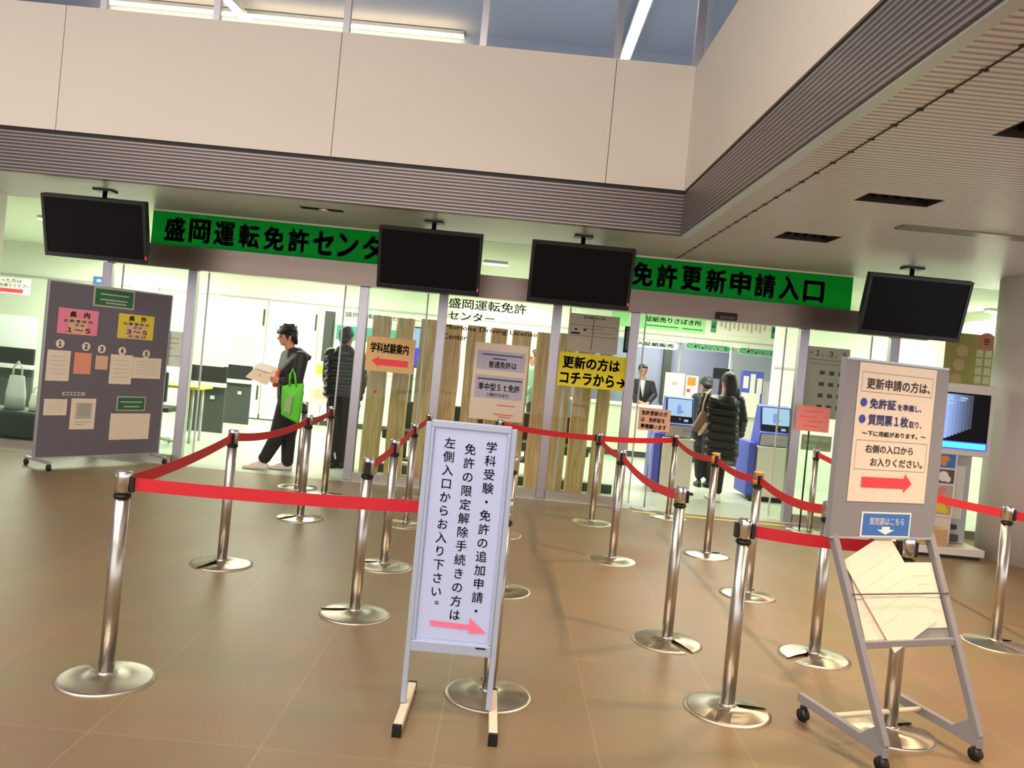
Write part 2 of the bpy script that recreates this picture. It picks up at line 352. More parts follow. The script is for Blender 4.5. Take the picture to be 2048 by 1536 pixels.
# ribbed band under the parapet, then the parapet itself, panelled
SB('wall_louver_front', -12, LX, LY, LY + .06, ZC, 3.10, 'louver')
SB('wall_louver_side', LX, LX + .06, -6, LY + .06, ZC, 3.10, 'louver2')
SB('trim_shadow_gap', -12, LX + .01, LY + .015, LY + .06, 3.10, 3.135, 'dark')
SB('trim_shadow_gap_side', LX + .015, LX + .06, -6, LY + .06, 3.10, 3.135, 'dark')
b = MB(); xs = [-12, -9.25, -6.76, -4.27, -1.78, .71, LX]
for i in range(len(xs) - 1): b.box(xs[i] + .004, xs[i + 1] - .003, LY, LY + .12, 3.135, 4.26, 'parapet')
b.box(-12, LX, LY + .03, LY + .11, 3.14, 4.25, 'kgrey')
struct(b.build('wall_parapet_front'))
b = MB(); ys = [-6, -3.5, -1.0, 1.5, 4.0, 6.4, LY]
for i in range(len(ys) - 1): b.box(LX, LX + .12, ys[i] + .003, ys[i + 1] - .002, 3.135, 4.26, 'parapet')
b.box(LX + .03, LX + .11, -6, LY, 3.14, 4.25, 'kgrey')
struct(b.build('wall_parapet_side'))
# upper storey: glass balustrade, steel posts, ceiling with its lamps, end wall
px_posts = [-6.45, -5.2, -3.95, -2.93, -1.755, -.51, .712]
for i, x in enumerate(px_posts): SB('trim_balustrade_post', x - .03, x + .03, LY + .02, LY + .08, 4.26, 5.9, 'post')
SB('trim_balustrade_corner', LX - .03, LX + .05, LY + .0, LY + .08, 4.26, 5.9, 'post')
for i in range(len(px_posts)):
    x1 = px_posts[i + 1] if i + 1 < len(px_posts) else LX
    struct(MB().box(px_posts[i] + .035, x1 - .035, LY + .045, LY + .057, 4.27, 5.9, GLASS2).build('window_%d' % (20 + i)))
struct(MB().box(LX + .04, LX + .052, -5.9, LY - .04, 4.27, 5.9, GLASS2).build('window_30'))
SB('ceiling_upper', -12, 12, -6, 12.3, 6.13, 6.2, 'upper')
SB('wall_upper_end', -12, 12, 12.3, 12.4, 2.8, 6.13, 'upper')
SB('wall_lobby_side', -12.1, -12, -6, 20, 0, 6, 'upper')
SB('wall_wing_side', 12, 12.1, 9.3, 20, 0, 2.7, 'parapet')
def lamp(name, label, m, p0, p1, w, h=.05, group=None):
    t = thing(name, label, 'ceiling light', ((Vector(p0) + Vector(p1)) / 2), group=group)
    MB().bar(p0, p1, w + .04, h, 'alu').build('housing', t)
    q = Vector((0, 0, -h / 2 - .006)); MB().bar(Vector(p0) + q, Vector(p1) + q, w, .012, m).build('diffuser', t)
    return t
lamp('cove_light', 'long warm light line along the upper floor ceiling edge', 'warmtube', (-6.3, 12.2, 6.09), (-1.1, 12.2, 6.09), .12, .05)
lamp('linear_ceiling_light', 'slanting light line above the parapet meeting the long warm line', 'tube', (-4.5, 8.5, 5.96), (-4.2, 12.05, 5.96), .12)
lamp('linear_ceiling_light', 'bright light line above the parapet beside the corner post', 'tube', (1.22, 8.5, 5.96), (1.24, 12.1, 5.96), .13)
# ---- glazed entrance front
POSTS = [-8.6, -6.5, -4.42, -3.495, -1.63, -.77, .47, 1.32, 3.17, 4.16, 6.2, 8.4]
for i, x in enumerate(POSTS):
    SB('trim_mullion', x - .05, x + .05, FY - .045, FY + .045, 0, 2.105, 'post', bevel=.006)
DOORS = {(-3.495, -1.63), (1.32, 3.17)}
n = 0
for i in range(len(POSTS) - 1):
    x0, x1 = POSTS[i], POSTS[i + 1]
    n += 1
    z0_ = 2.35 if -4.5 < x0 < 4.1 else 2.105
    struct(MB().box(x0 + .05, x1 - .05, FY - .005, FY + .005, z0_, ZC, GLASS).build('window_%d' % (40 + n)))
    if (x0, x1) in DOORS: continue
    struct(MB().box(x0 + .05, x1 - .05, FY - .006, FY + .006, .09, 2.105, GLASS).build('window_%d' % n))
    SB('trim_rail', x0 + .051, x1 - .051, FY - .06, FY + .06, 0, .09, 'steel')
SB('trim_header', -3.55, 3.25, FY - .1, FY + .06, 2.105, 2.35, 'header')
SB('trim_header_end', -4.42, -3.55, FY - .06, FY + .06, 2.105, 2.35, 'header')
SB('trim_header_end', 3.25, 4.5, FY - .06, FY + .06, 2.105, 2.35, 'header')
for i, (x0, x1) in enumerate(((-4.3, -3.36), (-1.86, -.95), (.62, 1.45), (3.0, 3.95))):   # sliding leaves, parked open
    d = MB().box(x0, x1, FY + .07, FY + .082, .02, 2.10, GLASS)
    for x in (x0, x1): d.box(x - .008, x + .008, FY + .068, FY + .084, .02, 2.10, 'boothgrey')
    struct(d.build('door_%d' % (i + 1)))
t = thing('door_sensor', 'dark sensor box on the steel header over the counter entrance', 'sensor', (2.28, FY - .1, 2.12))
MB().box(2.17, 2.39, FY - .16, FY - .1, 2.11, 2.19, 'shadow_box').build('housing', t, .01)
MB().box(2.2, 2.36, FY - .163, FY - .158, 2.12, 2.15, 'ink2').build('lens', t)
SB('wall_corner', -6.1, -5.56, 8.9, 9.1, 0, ZC, 'columnm')
struct(MB().lathe([(.62, 0), (.62, ZC)], 'columnm', (5.37, 8.12, 0), 48).build('column'))
# ---- office behind the glass
SB('wall_office_end', -12, 1.1, 14.9, 15.0, 0, ZC, 'white')
SB('wall_counter_header', 1.1, 4.86, 14.6, 15.0, 2.06, ZC, 'white')
SB('wall_counter_end', 4.86, 12, 14.6, 15.0, 0, ZC, 'white')
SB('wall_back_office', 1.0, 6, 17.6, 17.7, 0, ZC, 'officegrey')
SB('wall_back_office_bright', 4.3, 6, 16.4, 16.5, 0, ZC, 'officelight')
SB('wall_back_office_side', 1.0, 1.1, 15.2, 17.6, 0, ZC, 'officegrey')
SB('wall_wing', 6.3, 6.45, 9.3, 14.6, 0, ZC, 'white')
SB('wall_waiting', 3.9, 6.3, 12.4, 12.5, 0, ZC, 'white')
SB('trim_wall_line', 3.9, 6.3, 12.38, 12.4, 1.72, 1.75, 'kgrey')
SB('trim_wall_line', -12, 1.9, 14.88, 14.9, 2.12, 2.15, 'kgrey')
SB('baseboard_office', -12, 1.9, 14.87, 14.9, 0, .09, 'boothdark')
SB('trim_door_gap', -4.66, -4.64, 14.885, 14.9, .09, 2.12, 'kgrey')
for i, (x0, x1) in enumerate(((-5.2, -4.34), (-4.31, -3.42))):
    d = struct(MB().box(x0, x1, 14.85, 14.9, .02, 2.11, 'white').build('door_%d' % (5 + i), bevel=.004))
    MB().box(x1 - .05, x1 - .025, 14.82, 14.85, 1.66, 1.95, 'boothdark').build('closer', d)
    MB().box(x1 - .05, x1 - .025, 14.82, 14.85, .35, .6, 'boothdark').build('hinge', d)
SB('trim_dark_pier', -3.28, -3.14, 14.7, 14.9, .9, 2.02, 'boothdark')
# recessed lamps in the soffit
for i, (x0, x1, y0, y1) in enumerate(HOLES + [(-2.14, -1.72, 8.02, 8.16)]):
    lab = ['dark recessed slot lamp second from the glass entrance', 'dark recessed slot lamp closest to the green renewal banner', 'dark recessed slot lamp at the edge of the photo over the column side',
           'dark recessed slot lamp overhead beyond the frame', 'narrow dark slot lamp above the green centre banner'][i]
    t = thing('recessed_lamp', lab, 'ceiling light', ((x0 + x1) / 2, (y0 + y1) / 2, ZC), group='recessed slot lamps')
    b = MB(); h = .16; e = .008
    x0, x1, y0, y1 = x0 + .012, x1 - .012, y0 + .012, y1 - .012; b.box(x0, x1, y0, y1, ZC + h, ZC + h + e, 'shadow_box'); b.box(x0 - e, x0, y0, y1, ZC + .0, ZC + h, 'shadow_box'); b.box(x1, x1 + e, y0, y1, ZC, ZC + h, 'shadow_box')
    b.box(x0 - e, x1 + e, y0 - e, y0, ZC, ZC + h, 'shadow_box'); b.box(x0 - e, x1 + e, y1, y1 + e, ZC, ZC + h, 'shadow_box'); b.build('housing', t)
    b = MB()
    for k in range(6): x = x0 + (x1 - x0) * (k + .5) / 6; b.box(x - .004, x + .004, y0, y1, ZC + .03, ZC + .09, 'black')
    b.build('louvre', t)
    l = bpy.data.lights.new('slot_lamp_light', 'SPOT'); l.energy = 130 if i < 4 else 30; l.color = (1, .72, .46); l.spot_size = 2.0; l.spot_blend = .6; l.shadow_soft_size = .06
    lo = bpy.data.objects.new('slot_lamp_light', l); lo.location = ((x0 + x1) / 2, (y0 + y1) / 2, ZC + .02); COL.objects.link(lo)
for i, (x, y, lab) in enumerate(((-6.0, 10.8, 'white tube lamp inside the office over the reading booths'), (-4.4, 10.9, 'white tube lamp inside the office beside the green centre banner'),
                                 (-.3, 11.0, 'white tube lamp seen between the two middle screens'), (6.3, 10.95, 'white tube lamp beside the round column'),
                                 (2.4, 11.0, 'white tube lamp behind the renewal entrance banner'), (-2.2, 11.0, 'white tube lamp behind the centre banner'))):
    lamp('tube_lamp', lab, 'tube', (x - .16, y, ZC - .02), (x + .16, y, ZC - .02), .11, .03, 'office tube lamps')

# ================================================================ BELT POSTS
def base_mesh():
    b = MB(); seg = 40; w = .05; prof = [(.192, .0), (.192, .005), (.175, .009), (.10, .016), (.05, .022), (.036, .03)]
    vs, fs = [], []
    for r, z in prof:
        a0 = math.asin(min(.95, w / 2 / r)) if r > .06 else math.asin(min(.95, w / 2 / .075))
        for k in range(seg + 1):
            a = a0 + (2 * math.pi - 2 * a0) * k / seg; vs.append((r * math.cos(a), r * math.sin(a), z))
    n = seg + 1
    for j in range(len(prof) - 1):
        for k in range(seg): fs.append((j * n + k, j * n + k + 1, (j + 1) * n + k + 1, (j + 1) * n + k))
    b.faces(vs, fs, 'disc', True)
    b.lathe([(.04, .0), (.04, .03), (.034, .036)], 'steel', seg=24)
    return b
PROTO = None
def post(x, y, notch, clips, label, tape=None):
    global PROTO
    t = thing('belt_post', label, 'barrier post', (x, y, 0), 0, 'retractable belt posts')
    T = wm(t)
    parts = []
    if PROTO is None:
        o1 = base_mesh().build('base'); o2 = MB().lathe([(.0305, .02), (.0305, .748)], 'steel', seg=24).build('pole', origin=(0, 0, 0))
        b = MB().lathe([(.0325, .758), (.0325, .848), (.030, .854), (0.0, .855)], 'chrome', seg=24); o3 = b.build('head', origin=(0, 0, 0))
        o4 = MB().lathe([(.0345, .747), (.0345, .758)], 'black', seg=24).build('ring', origin=(0, 0, 0))
        o1.data.transform(Matrix.Translation(o1.location)); o1.location = (0, 0, 0)
        PROTO = [o1, o2, o3, o4]; src = PROTO
    else: src = [o.copy() for o in PROTO]; [COL.objects.link(o) for o in src]
    for o in src:
        o.parent = t; o.location = (0, 0, 0)
    src[0].rotation_euler = (0, 0, notch)
    for a in clips:
        R = Matrix.Translation((x, y, 0)) @ Matrix.Rotation(a, 4, 'Z')
        MB().box(.028, .044, -.017, .017, .770, .836, 'black', R).build('clip', t, .003)
    if tape:
        MB().lathe([(.0338, .772), (.0338, .800)] if tape == 'otape' else [(.0338, .775), (.0338, .83)], tape, (x, y, 0), 24).build('tape_band', t)
        MB().lathe([(.0336, .838), (.0336, .856), (0, .8565)], tape, (x, y, 0), 24).build('tape_cap', t)
    POSTS_[(x, y)] = t
    return t
POSTS_ = {}
def clip_on(k, d):
    R = Matrix.Translation((*P[k], 0)) @ Matrix.Rotation(math.atan2(d.y, d.x), 4, 'Z')
    MB().box(.029, .0445, -.017, .017, .770, .836, 'black', R).build('clip', POSTS_[P[k]], .003)
def belt(k0, k1, sag, label):
    x, y = P[k0]; bx, by = P[k1] if isinstance(k1, str) else k1
    d = Vector((bx - x, by - y, 0)); Lg = d.length; d.normalize(); nrm = Vector((-d.y, d.x, 0)); vs, fs, N = [], [], 18
    for k in range(N + 1):
        q = k / N; p = Vector((x, y, 0)) + d * (.0455 + (Lg - .091) * q); z = .803 - sag * 4 * q * (1 - q)
        for off in (.0012, -.0012):
            for h in (.0265, -.0265): vs.append(p + nrm * off + Vector((0, 0, z + h)))
    for k in range(N):
        a, c = k * 4, k * 4 + 4
        fs += [(a, c, c + 1, a + 1), (a + 2, a + 3, c + 3, c + 2), (a, a + 2, c + 2, c), (a + 1, c + 1, c + 3, a + 3)]
    fs += [(0, 1, 3, 2), (N * 4, N * 4 + 2, N * 4 + 3, N * 4 + 1)]
    o = MB().faces(vs, fs, 'red').build('barrier_belt'); tag(o, label, 'barrier belt', 'red barrier belts')
    clip_on(k0, d)
    if isinstance(k1, str): clip_on(k1, -d)
P = dict(A1=(-1.52, 3.43), A2=(-1.69, 5.31), A3=(-1.59, 6.9), A4=(-1.65, 8.06), A5=(-1.98, 8.36), B1=(-.707, 4.56), B2=(-.708, 5.63), B3=(-.735, 7.05), B4=(-.74, 8.35),
         C1=(.047, 3.63), C2=(.085, 5.3), C3=(.05, 7.0), C4=(-.03, 8.45), D2=(.92, 7.93), D3=(.93, 6.44), D4=(1.005, 4.59),
         E1=(1.785, 8.65), E2=(1.785, 6.96), E3=(1.785, 5.77), E4=(1.81, 4.57), F1=(1.11, 3.714), F2=(1.80, 3.64), G1=(3.143, 5.15), G2=(3.22, 8.58))
post(*P['A1'], 2.3, [], 'chrome belt post alone in front at the corner of two red belts')
post(*P['A2'], 4.3, [], 'chrome belt post between the front corner post and the walking man')
post(*P['A3'], 3.9, [1.2], 'chrome belt post in front of the walking man with the green bag')
post(*P['A4'], .4, [], 'chrome belt post ending the belt row in front of the black coated man')
post(*P['A5'], .4, [1.6, -1.6], 'chrome belt post without belt hidden half behind another, under the green bag')
post(*P['B1'], 3.1, [-1.5], 'chrome belt post directly beside the white standing sign with a black front clip')
post(*P['B2'], 3.0, [], 'chrome belt post second from the front in the row behind the white sign edge')
post(*P['B3'], 2.0, [], 'chrome belt post before the timber screen under the tan exam sign')
post(*P['B4'], 2.0, [], 'chrome belt post peeking over the top corner of the white sign')
post(*P['C1'], 1.9, [2.9], 'chrome belt post standing right behind the white sign legs')
post(*P['C2'], 1.9, [], 'chrome belt post hidden behind the white sign, lower half of base showing')
post(*P['C3'], 1.9, [], 'chrome belt post hidden behind the white sign, only a sliver of base showing')
post(*P['C4'], 1.9, [2.9], 'chrome belt post whose black head shows just above the white sign')
post(*P['D2'], 1.9, [], 'chrome belt post by the timber screen below the bright yellow arrow sign')
post(*P['D3'], 1.5, [], 'chrome belt post in the middle of the sagging belt below the yellow sign')
post(*P['D4'], 5.2, [.1], 'chrome belt post ending the sagging belt, black clip facing sideways')
post(*P['E1'], 2.2, [1.9], 'chrome belt post at the yellow floor line in front of the first kiosk')
post(*P['E2'], .6, [], 'chrome belt post with gold tape on its head in front of the woman', 'gtape')
post(*P['E3'], .9, [], 'chrome belt post with orange tape bands near the second kiosk', 'otape')
post(*P['E4'], 3.7, [], 'chrome belt post half behind the grey easel panel')
post(*P['F1'], .1, [math.pi], 'chrome belt post closest in front, one belt running behind the grey easel')
post(*P['F2'], .5, [.2], 'chrome belt post standing between the legs of the grey easel')
post(*P['G1'], .4, [], 'chrome belt post by the round column near the photo edge')
post(*P['G2'], .4, [], 'chrome belt post beside the pink pole sign at the glass')
belt('A1', 'C1', .012, 'bright red belt closest in front, ending behind the white sign')
belt('A1', 'A2', .02, 'red belt rising from the front corner post toward the walking man')
belt('A2', 'A3', .04, 'red belt crossing in front of the legs of the walking man')
belt('A3', 'A4', .02, 'short red belt ending before the black coated man')
belt('B1', 'B2', .01, 'red belt leaving the post beside the white sign')
belt('B2', 'B3', .01, 'red belt second in the row rising to the white sign corner')
belt('B3', 'B4', .01, 'red belt scrap at the top corner of the white sign')
belt('C4', 'D2', .015, 'red belt running from the white sign top along the timber screen')
belt('D2', 'E1', .012, 'red belt under the cream pole sign at the counter entrance')
belt('D2', 'D3', .03, 'first sagging red belt below the yellow sign')
belt('D3', 'D4', .05, 'second sagging red belt below the yellow sign, ending at a post')
belt('E1', 'E2', .05, 'red belt in front of the coat hem of the long haired woman')
belt('E2', 'E3', .035, 'red belt between the gold taped and orange taped posts')
belt('E3', 'E4', .04, 'red belt sagging from the orange taped post to the easel')
belt('F1', 'F2', .012, 'wide red belt running behind the grey easel legs')
belt('G2', 'G1', .06, 'red belt crossing before the information terminal')
belt('G1', (4.9, 4.75), .06, 'red belt leaving the photo beside the round column')

# ================================================================ STANDING SIGNS
# white A-board in the foreground
def jit(v): return Vector(v)
t = thing('standing_sign', 'white portrait standing sign with black upright writing and pink arrow', 'sign', (-.12, 3.37, 0))
SY = 3.36
x0, x1, z0, z1 = -.305, .06, .262, 1.19
b = MB()
for x in (x0 + .011, x1 - .011): b.box(x - .011, x + .011, SY - .012, SY + .018, .05, z1 - .01, 'signframe')
b.build('leg_frame', t, .003)
b = MB()
b.box(x0 + .022, x1 - .022, SY - .012, SY + .012, z1 - .03, z1, 'signframe'); b.box(x0 + .022, x1 - .022, SY - .018, SY + .014, z0, z0 + .045, 'signframe')
b.box(x0 + .022, x0 + .036, SY - .015, SY + .012, z0 + .045, z1 - .03, 'signframe'); b.box(x1 - .036, x1 - .022, SY - .015, SY + .012, z0 + .045, z1 - .03, 'signframe')
b.build('panel_frame', t, .004)
MB().box(x0 + .03, x1 - .03, SY - .004, SY + .006, z0 + .04, z1 - .02, 'signwhite').build('panel', t)
MB().box(x1 - .085, x1 - .045, SY - .0195, SY - .0175, z0 + .032, z0 + .038, 'black').build('maker_mark', t)
s = Sheet((x0 + .040, SY - .006, z1 - .034), (x1 - x0 - .08, 0, 0), (0, 0, -(z1 - z0 - .088)))
s.slab('signwhite', .002)
sz = .047
s.column('学科受験・免許の追加申請・', .80, .066, .0653, sz, bold=.006)
s.column('免許の限定解除手続きの方は', .505, .085, .0660, sz, bold=.006)
s.column('左側入口からお入り下さい。', .215, .064, .0645, sz, bold=.006)
o = s.done('paper_face', None, None, t)
ar = Sheet(s.O, s.U, s.V)
ar.poly([(.17, .914), (.17, .938), (.72, .942), (.72, .958), (.97, .952), (.72, .884), (.72, .918)], 'pinkink', .0022, ar.base)
ar.done('arrow', None, None, t)
for x, a in ((-.285, -.02), (.07, .02)):
    b = MB(); T = Matrix.Translation((x, SY, 0)) @ Matrix.Rotation(a, 4, 'Z')
    b.box(-.0165, .0165, -.20, .22, .012, .046, 'footcream', T); b.box(-.016, .016, -.20, -.185, .0, .02, 'footcream', T); f = b.build('foot', t, .003)
    for y in (-.214, .22): MB().box(-.018, .018, y, y + .014, 0, .048, 'black', T).build('end_cap', f, .002)

# grey easel with casters
r = Vector((.935, .355, 0)).normalized(); bk = Vector((-r.y, r.x, 0)); P0 = Vector((1.60, 3.235, 0))
E3 = lambda s, t, z: P0 + r * s + bk * t + Vector((0, 0, z))
t = thing('easel_stand', 'grey rolling easel stand with notice panel and sheet holder', 'sign', E3(.25, .25, 0))
WID = .50
for s_ in (0, WID):
    b = MB(); b.prism([(0, .055), (.09, .062), (.50, .075), (.50, .115), (.13, .10), (.045, .17), (.0, .09)], E3(s_ - .014, 0, 0), bk, Vector((0, 0, 1)), r, .028, 'easel')
    b.build('foot', t, .003)
    sk = -.115 if s_ == 0 else -.085; b = MB().bar(E3(s_, .012, .10), E3(s_ + sk, .28, .88), .028, .034, 'easel', up=bk); b.bar(E3(s_ + sk, .28, .86), E3(s_ + sk, .28, 1.58), .028, .03, 'easel', up=bk); b.build('leg', t, .003)
    for tt in (.02, .47):
        c = MB().cyl(E3(s_ - .014, tt, .027), E3(s_ + .014, tt, .027), .027, 'black', 18); c.box(-.012, .012, -.012, .012, .03, .065, 'black', Matrix.Translation(E3(s_, tt, 0))); c.build('caster', t)
MB().cyl(E3(0, .30, .095), E3(WID, .30, .095), .011, 'footcream', 12).build('crossbar', t)
s = Sheet(E3(-.145, .26, 1.60), r * .56, Vector((0, 0, -.745)))
s.slab('easel', .03); pan = s.done('panel', None, None, t)
for v0, v1 in ((0, .012), (.988, 1)):
    q = Sheet(s.O, s.U, s.V); q.rect(0, v0, 1, v1, 'alu', .003, q.base); q.done('panel_edge', None, None, t)
MB().bar(E3(-.05, .135, .455), E3(WID - .03, .135, .455), .022, .03, 'easel').build('tray_rail', t, .003)
MB().bar(E3(-.075, .178, .645), E3(WID - .05, .178, .645), .004, .005, 'ink2').build('retaining_wire', t)
hb = MB(); O = E3(-.045, .150, .47); U = r * (WID - .015); V = (E3(-.075, .252, .76) - O); Nn = U.cross(V).normalized()
hb.prism([(0, 0), (1, 0), (1, .93), (0, .93)], O, U, V, Nn * .004, 1, 'easel'); hb.build('holder_plate', t)
def esheet(u0, z_top, w, h): return Sheet(E3(u0 - .145, .26 - .004, z_top), r * w, Vector((0, 0, -h)))
s = esheet(.07, 1.585, .42, .575); s.slab('paperwarm', .002)
s.rect(.04, .065, .96, .068, 'ink2'); s.rect(.04, .205, .96, .208, 'ink2'); s.rect(.04, .065, .043, .208, 'ink2'); s.rect(.957, .065, .96, .208, 'ink2')
s.text('更新申請の方は、', .10, .105, .93, .185, 'ink2', .02)
s.disc(.085, .285, .018, 'blueink'); s.disc(.085, .405, .018, 'blueink')
s.text('免許証', .16, .25, .50, .325, 'navy', .03); s.text('を準備し、', .52, .275, .84, .325, 'navy', .03)
s.text('質問票１枚', .16, .365, .68, .445, 'navy', .03); s.text('取り、', .69, .395, .86, .445, 'navy', .02)
s.text('〜下に用紙があります。〜', .10, .485, .93, .525, 'ink', .02)
s.rect(.04, .555, .96, .558, 'ink2'); s.rect(.04, .765, .96, .768, 'ink2'); s.rect(.04, .555, .043, .768, 'ink2'); s.rect(.957, .555, .96, .768, 'ink2')
s.text('右側の入口から', .16, .585, .78, .645, 'ink2', .02); s.text('お入りください。', .24, .68, .92, .74, 'ink2', .02)
o = s.done('notice_sheet', 'cream notice sheet with blue dots and red arrow on the easel panel', 'notice')
ar = esheet(.07, 1.585, .42, .575); ar.poly([(.15, .82), (.15, .895), (.70, .895), (.70, .925), (.80, .857), (.70, .785), (.70, .82)], 'redink', .003, ar.base); ar.done('arrow', None, None, o)
s = esheet(.155, .968, .27, .105); s.slab('whiteink', .002); s.rect(.03, .06, .97, .94, 'blueplate', .001)
s.text('質問票はこちら', .16, .22, .86, .52, 'whiteink', .02); s.poly([(.42, .58), (.58, .58), (.58, .70), (.68, .70), (.5, .90), (.32, .70), (.42, .70)], 'whiteink'); s.done('blue_plate', None, None, t)
def hsheet(u, v, w, h, rot, lift, label):
    c, sn = math.cos(rot), math.sin(rot); Uh, Vh = U.normalized(), V.normalized()
    o_ = O + U * u + V * v - Nn * -.006 + Nn * lift
    s = Sheet(o_, (Uh * c + Vh * sn) * w, -(Vh * c - Uh * sn) * h)
    s.slab('paperwarm', .0015); s.lines([(.1, .9, .2 + k * .13) for k in range(5)], 'paperwarm'); s.done('form_sheet', label, 'paper')
hsheet(.40, .99, .285, .27, .0, .004, 'white form sheet lying straight in the easel holder')
hsheet(-.02, 1.0, .30, .40, .42, .010, 'white form sheet tilted across the easel holder')
hsheet(.05, .88, .24, .28, .0, .001, 'white form sheet half covered by the tilted one in the holder')

# grey felt notice board on casters
BA = Vector((-4.43, 8.04, 0)); bu = Vector((.65, .96, 0)).normalized(); bn = Vector((bu.y, -bu.x, 0))
t = thing('notice_board', 'grey felt notice board on casters covered with papers', 'notice board', BA + bu * .65)
s = Sheet(BA + Vector((0, 0, 1.80)), bu * 1.30, Vector((0, 0, -1.70))); s.slab('board', .03); s.done('panel', None, None, t)
b = MB()
for u0 in (-.012, 1.30): b.prism([(0, 0), (.014, 0), (.014, 1.72), (0, 1.72)], BA + bu * u0 + Vector((0, 0, .09)), bu, Vector((0, 0, 1)), bn * -.036, 1, 'alu')
b.prism([(0, 0), (1.3, 0), (1.3, .014), (0, .014)], BA + Vector((0, 0, 1.80)), bu, Vector((0, 0, 1)), bn * -.036, 1, 'alu'); b.prism([(0, 0), (1.3, 0), (1.3, .014), (0, .014)], BA + Vector((0, 0, .09)), bu, Vector((0, 0, 1)), bn * -.036, 1, 'alu')
b.build('frame', t)
for u0 in (.03, 1.25):
    f = MB().bar(BA + bu * u0 + bn * .22 + Vector((0, 0, .075)), BA + bu * u0 - bn * .22 + Vector((0, 0, .075)), .03, .025, 'alu').build('foot', t, .003)
    for dd in (.21, -.21):
        q = BA + bu * u0 + bn * dd; MB().cyl(q + Vector((0, 0, .031)) - bu * .012, q + Vector((0, 0, .031)) + bu * .012, .031, 'black', 16).build('caster', f)
def bs(u0, z1, u1, z0): return Sheet(BA + bu * u0 + Vector((0, 0, z1)) + bn * .003, bu * (u1 - u0), Vector((0, 0, z0 - z1)))
s = bs(.43, 1.80, .87, 1.605); s.slab('papergrey', .003); s.rect(.04, .08, .96, .92, 'gplate'); s.lines([(.16, .86, .34), (.16, .82, .62), (.3, .8, .78)], 'papergrey', .07); s.done('green_title_plate', 'large green title plate at the top of the grey felt board', 'sign')
s = bs(.10, 1.555, .50, 1.305); s.slab('pink'); s.rect(.27, .38, .73, .97, 'peach'); s.text('県　内', .28, .10, .78, .34, 'ink', .03); s.text('の 教 習 所 の', .14, .42, .86, .54, 'ink2', .03); s.text('方 は', .42, .57, .66, .68, 'ink2', .03); s.text('１〜５', .24, .74, .82, .92, 'ink', .02); s.done('notice_sheet', 'pink notice sheet pinned near the top of the felt board', 'notice')
s = bs(.715, 1.560, 1.115, 1.305); s.slab('yellow2'); s.rect(.24, .38, .80, .97, 'peach'); s.text('県　外', .28, .06, .78, .28, 'ink', .03); s.text('の 教 習 所 の', .14, .33, .86, .45, 'ink2', .03); s.text('方 は', .42, .48, .66, .58, 'ink2', .03); s.text('３〜５', .24, .62, .82, .80, 'ink', .02); s.text('の 方 は', .3, .84, .8, .95, 'ink2', .03); s.done('notice_sheet', 'yellow notice sheet pinned near the top of the felt board', 'notice')
for u, z, n_ in ((.142, 1.205, '１'), (.401, 1.194, '２'), (.563, 1.180, '３'), (.784, 1.173, '４'), (1.056, 1.159, '５')):
    s = Sheet(BA + bu * (u - .044) + Vector((0, 0, z + .042)) + bn * .003, bu * .088, Vector((0, 0, -.084))); s.disc(.5, .5, .043, 'paperwarm', .001, s.base); s.text(n_, .32, .2, .68, .8, 'ink', .05); s.done('number_disc', None, None, t)
for u0, z1, u1, z0, m_, lab in ((.03, 1.14, .255, .842, 'paperwarm', 'white sheet under the number one disc'), (.295, 1.13, .467, .918, 'orange', 'salmon sheet under the number two disc'), (.512, 1.112, .64, .972, 'peach', 'small beige sheet under the number three disc'),
                                (.668, 1.134, .91, .830, 'paperwarm', 'tall cream sheet under the number four disc'), (.912, 1.118, 1.242, .898, 'paperwarm', 'wide cream sheet under the number five disc'),
                                (.04, .665, .264, .506, 'paperwarm', 'small wide cream sheet low on the felt board'), (.304, .674, .556, .366, 'paperwarm', 'tall cream form with a grey block low on the felt board'),
                                (.205, .737, .433, .702, 'papergrey', 'narrow title strip low on the felt board'), (.724, .525, 1.168, .252, 'paperwarm', 'wide cream picture sheet at the bottom of the felt board')):
    s = bs(u0, z1, u1, z0); s.slab(m_)
    if 'grey block' in lab: s.rect(.2, .14, .85, .66, 'papergrey'); s.lines([(.3, .8, .2 + k * .07) for k in range(6)] + [(.2, .85, .76), (.2, .6, .84)], 'ink2', .012)
    elif 'title' in lab: s.lines([(.1 + k * .16, .2 + k * .16, .5) for k in range(5)], 'ink2', .5)
    elif 'picture' not in lab: s.lines([(.15, .85, .2 + k * .14) for k in range(5)], 'papergrey', .015)
    s.done('notice_sheet', lab, 'notice')
s = bs(.777, .704, 1.10, .552); s.slab('papergrey', .003); s.rect(.04, .08, .96, .92, 'gplate'); s.lines([(.12, .88, .38), (.25, .8, .7)], 'papergrey', .09); s.done('green_title_plate', 'small green title plate over the picture sheet on the felt board', 'sign')

# ================================================================ BANNERS, SCREENS
def banner(name, label, x0, x1, txt, tx0, tx1):
    s = Sheet((x0, FY - .012, 2.715), (x1 - x0, 0, 0), (0, 0, -.365)); s.slab('green', .002)
    for k, ch in enumerate(txt):
        w = (tx1 - tx0) / len(txt); u0 = tx0 + k * w + .02; u1 = tx0 + (k + 1) * w - .02
        v0, v1 = (.14, .86)
        if ch == 'ー': v0, v1 = .45, .55
        elif ch in '口': v0, v1 = .22, .86
        s.text(ch, (u0 - x0) / (x1 - x0), v0, (u1 - x0) / (x1 - x0), v1, 'ink', .035)
    o = s.done(name, label, 'banner')
    q = Sheet((x0, FY - .0135, 2.735), (x1 - x0, 0, 0), (0, 0, -.022)); q.slab('paper', .003); q.done('top_strip', None, None, o)
banner('entrance_banner', 'long green banner with black lettering between the two screens over the walking man', -3.995, -1.05, '盛岡運転免許センター', -3.88, -1.19)
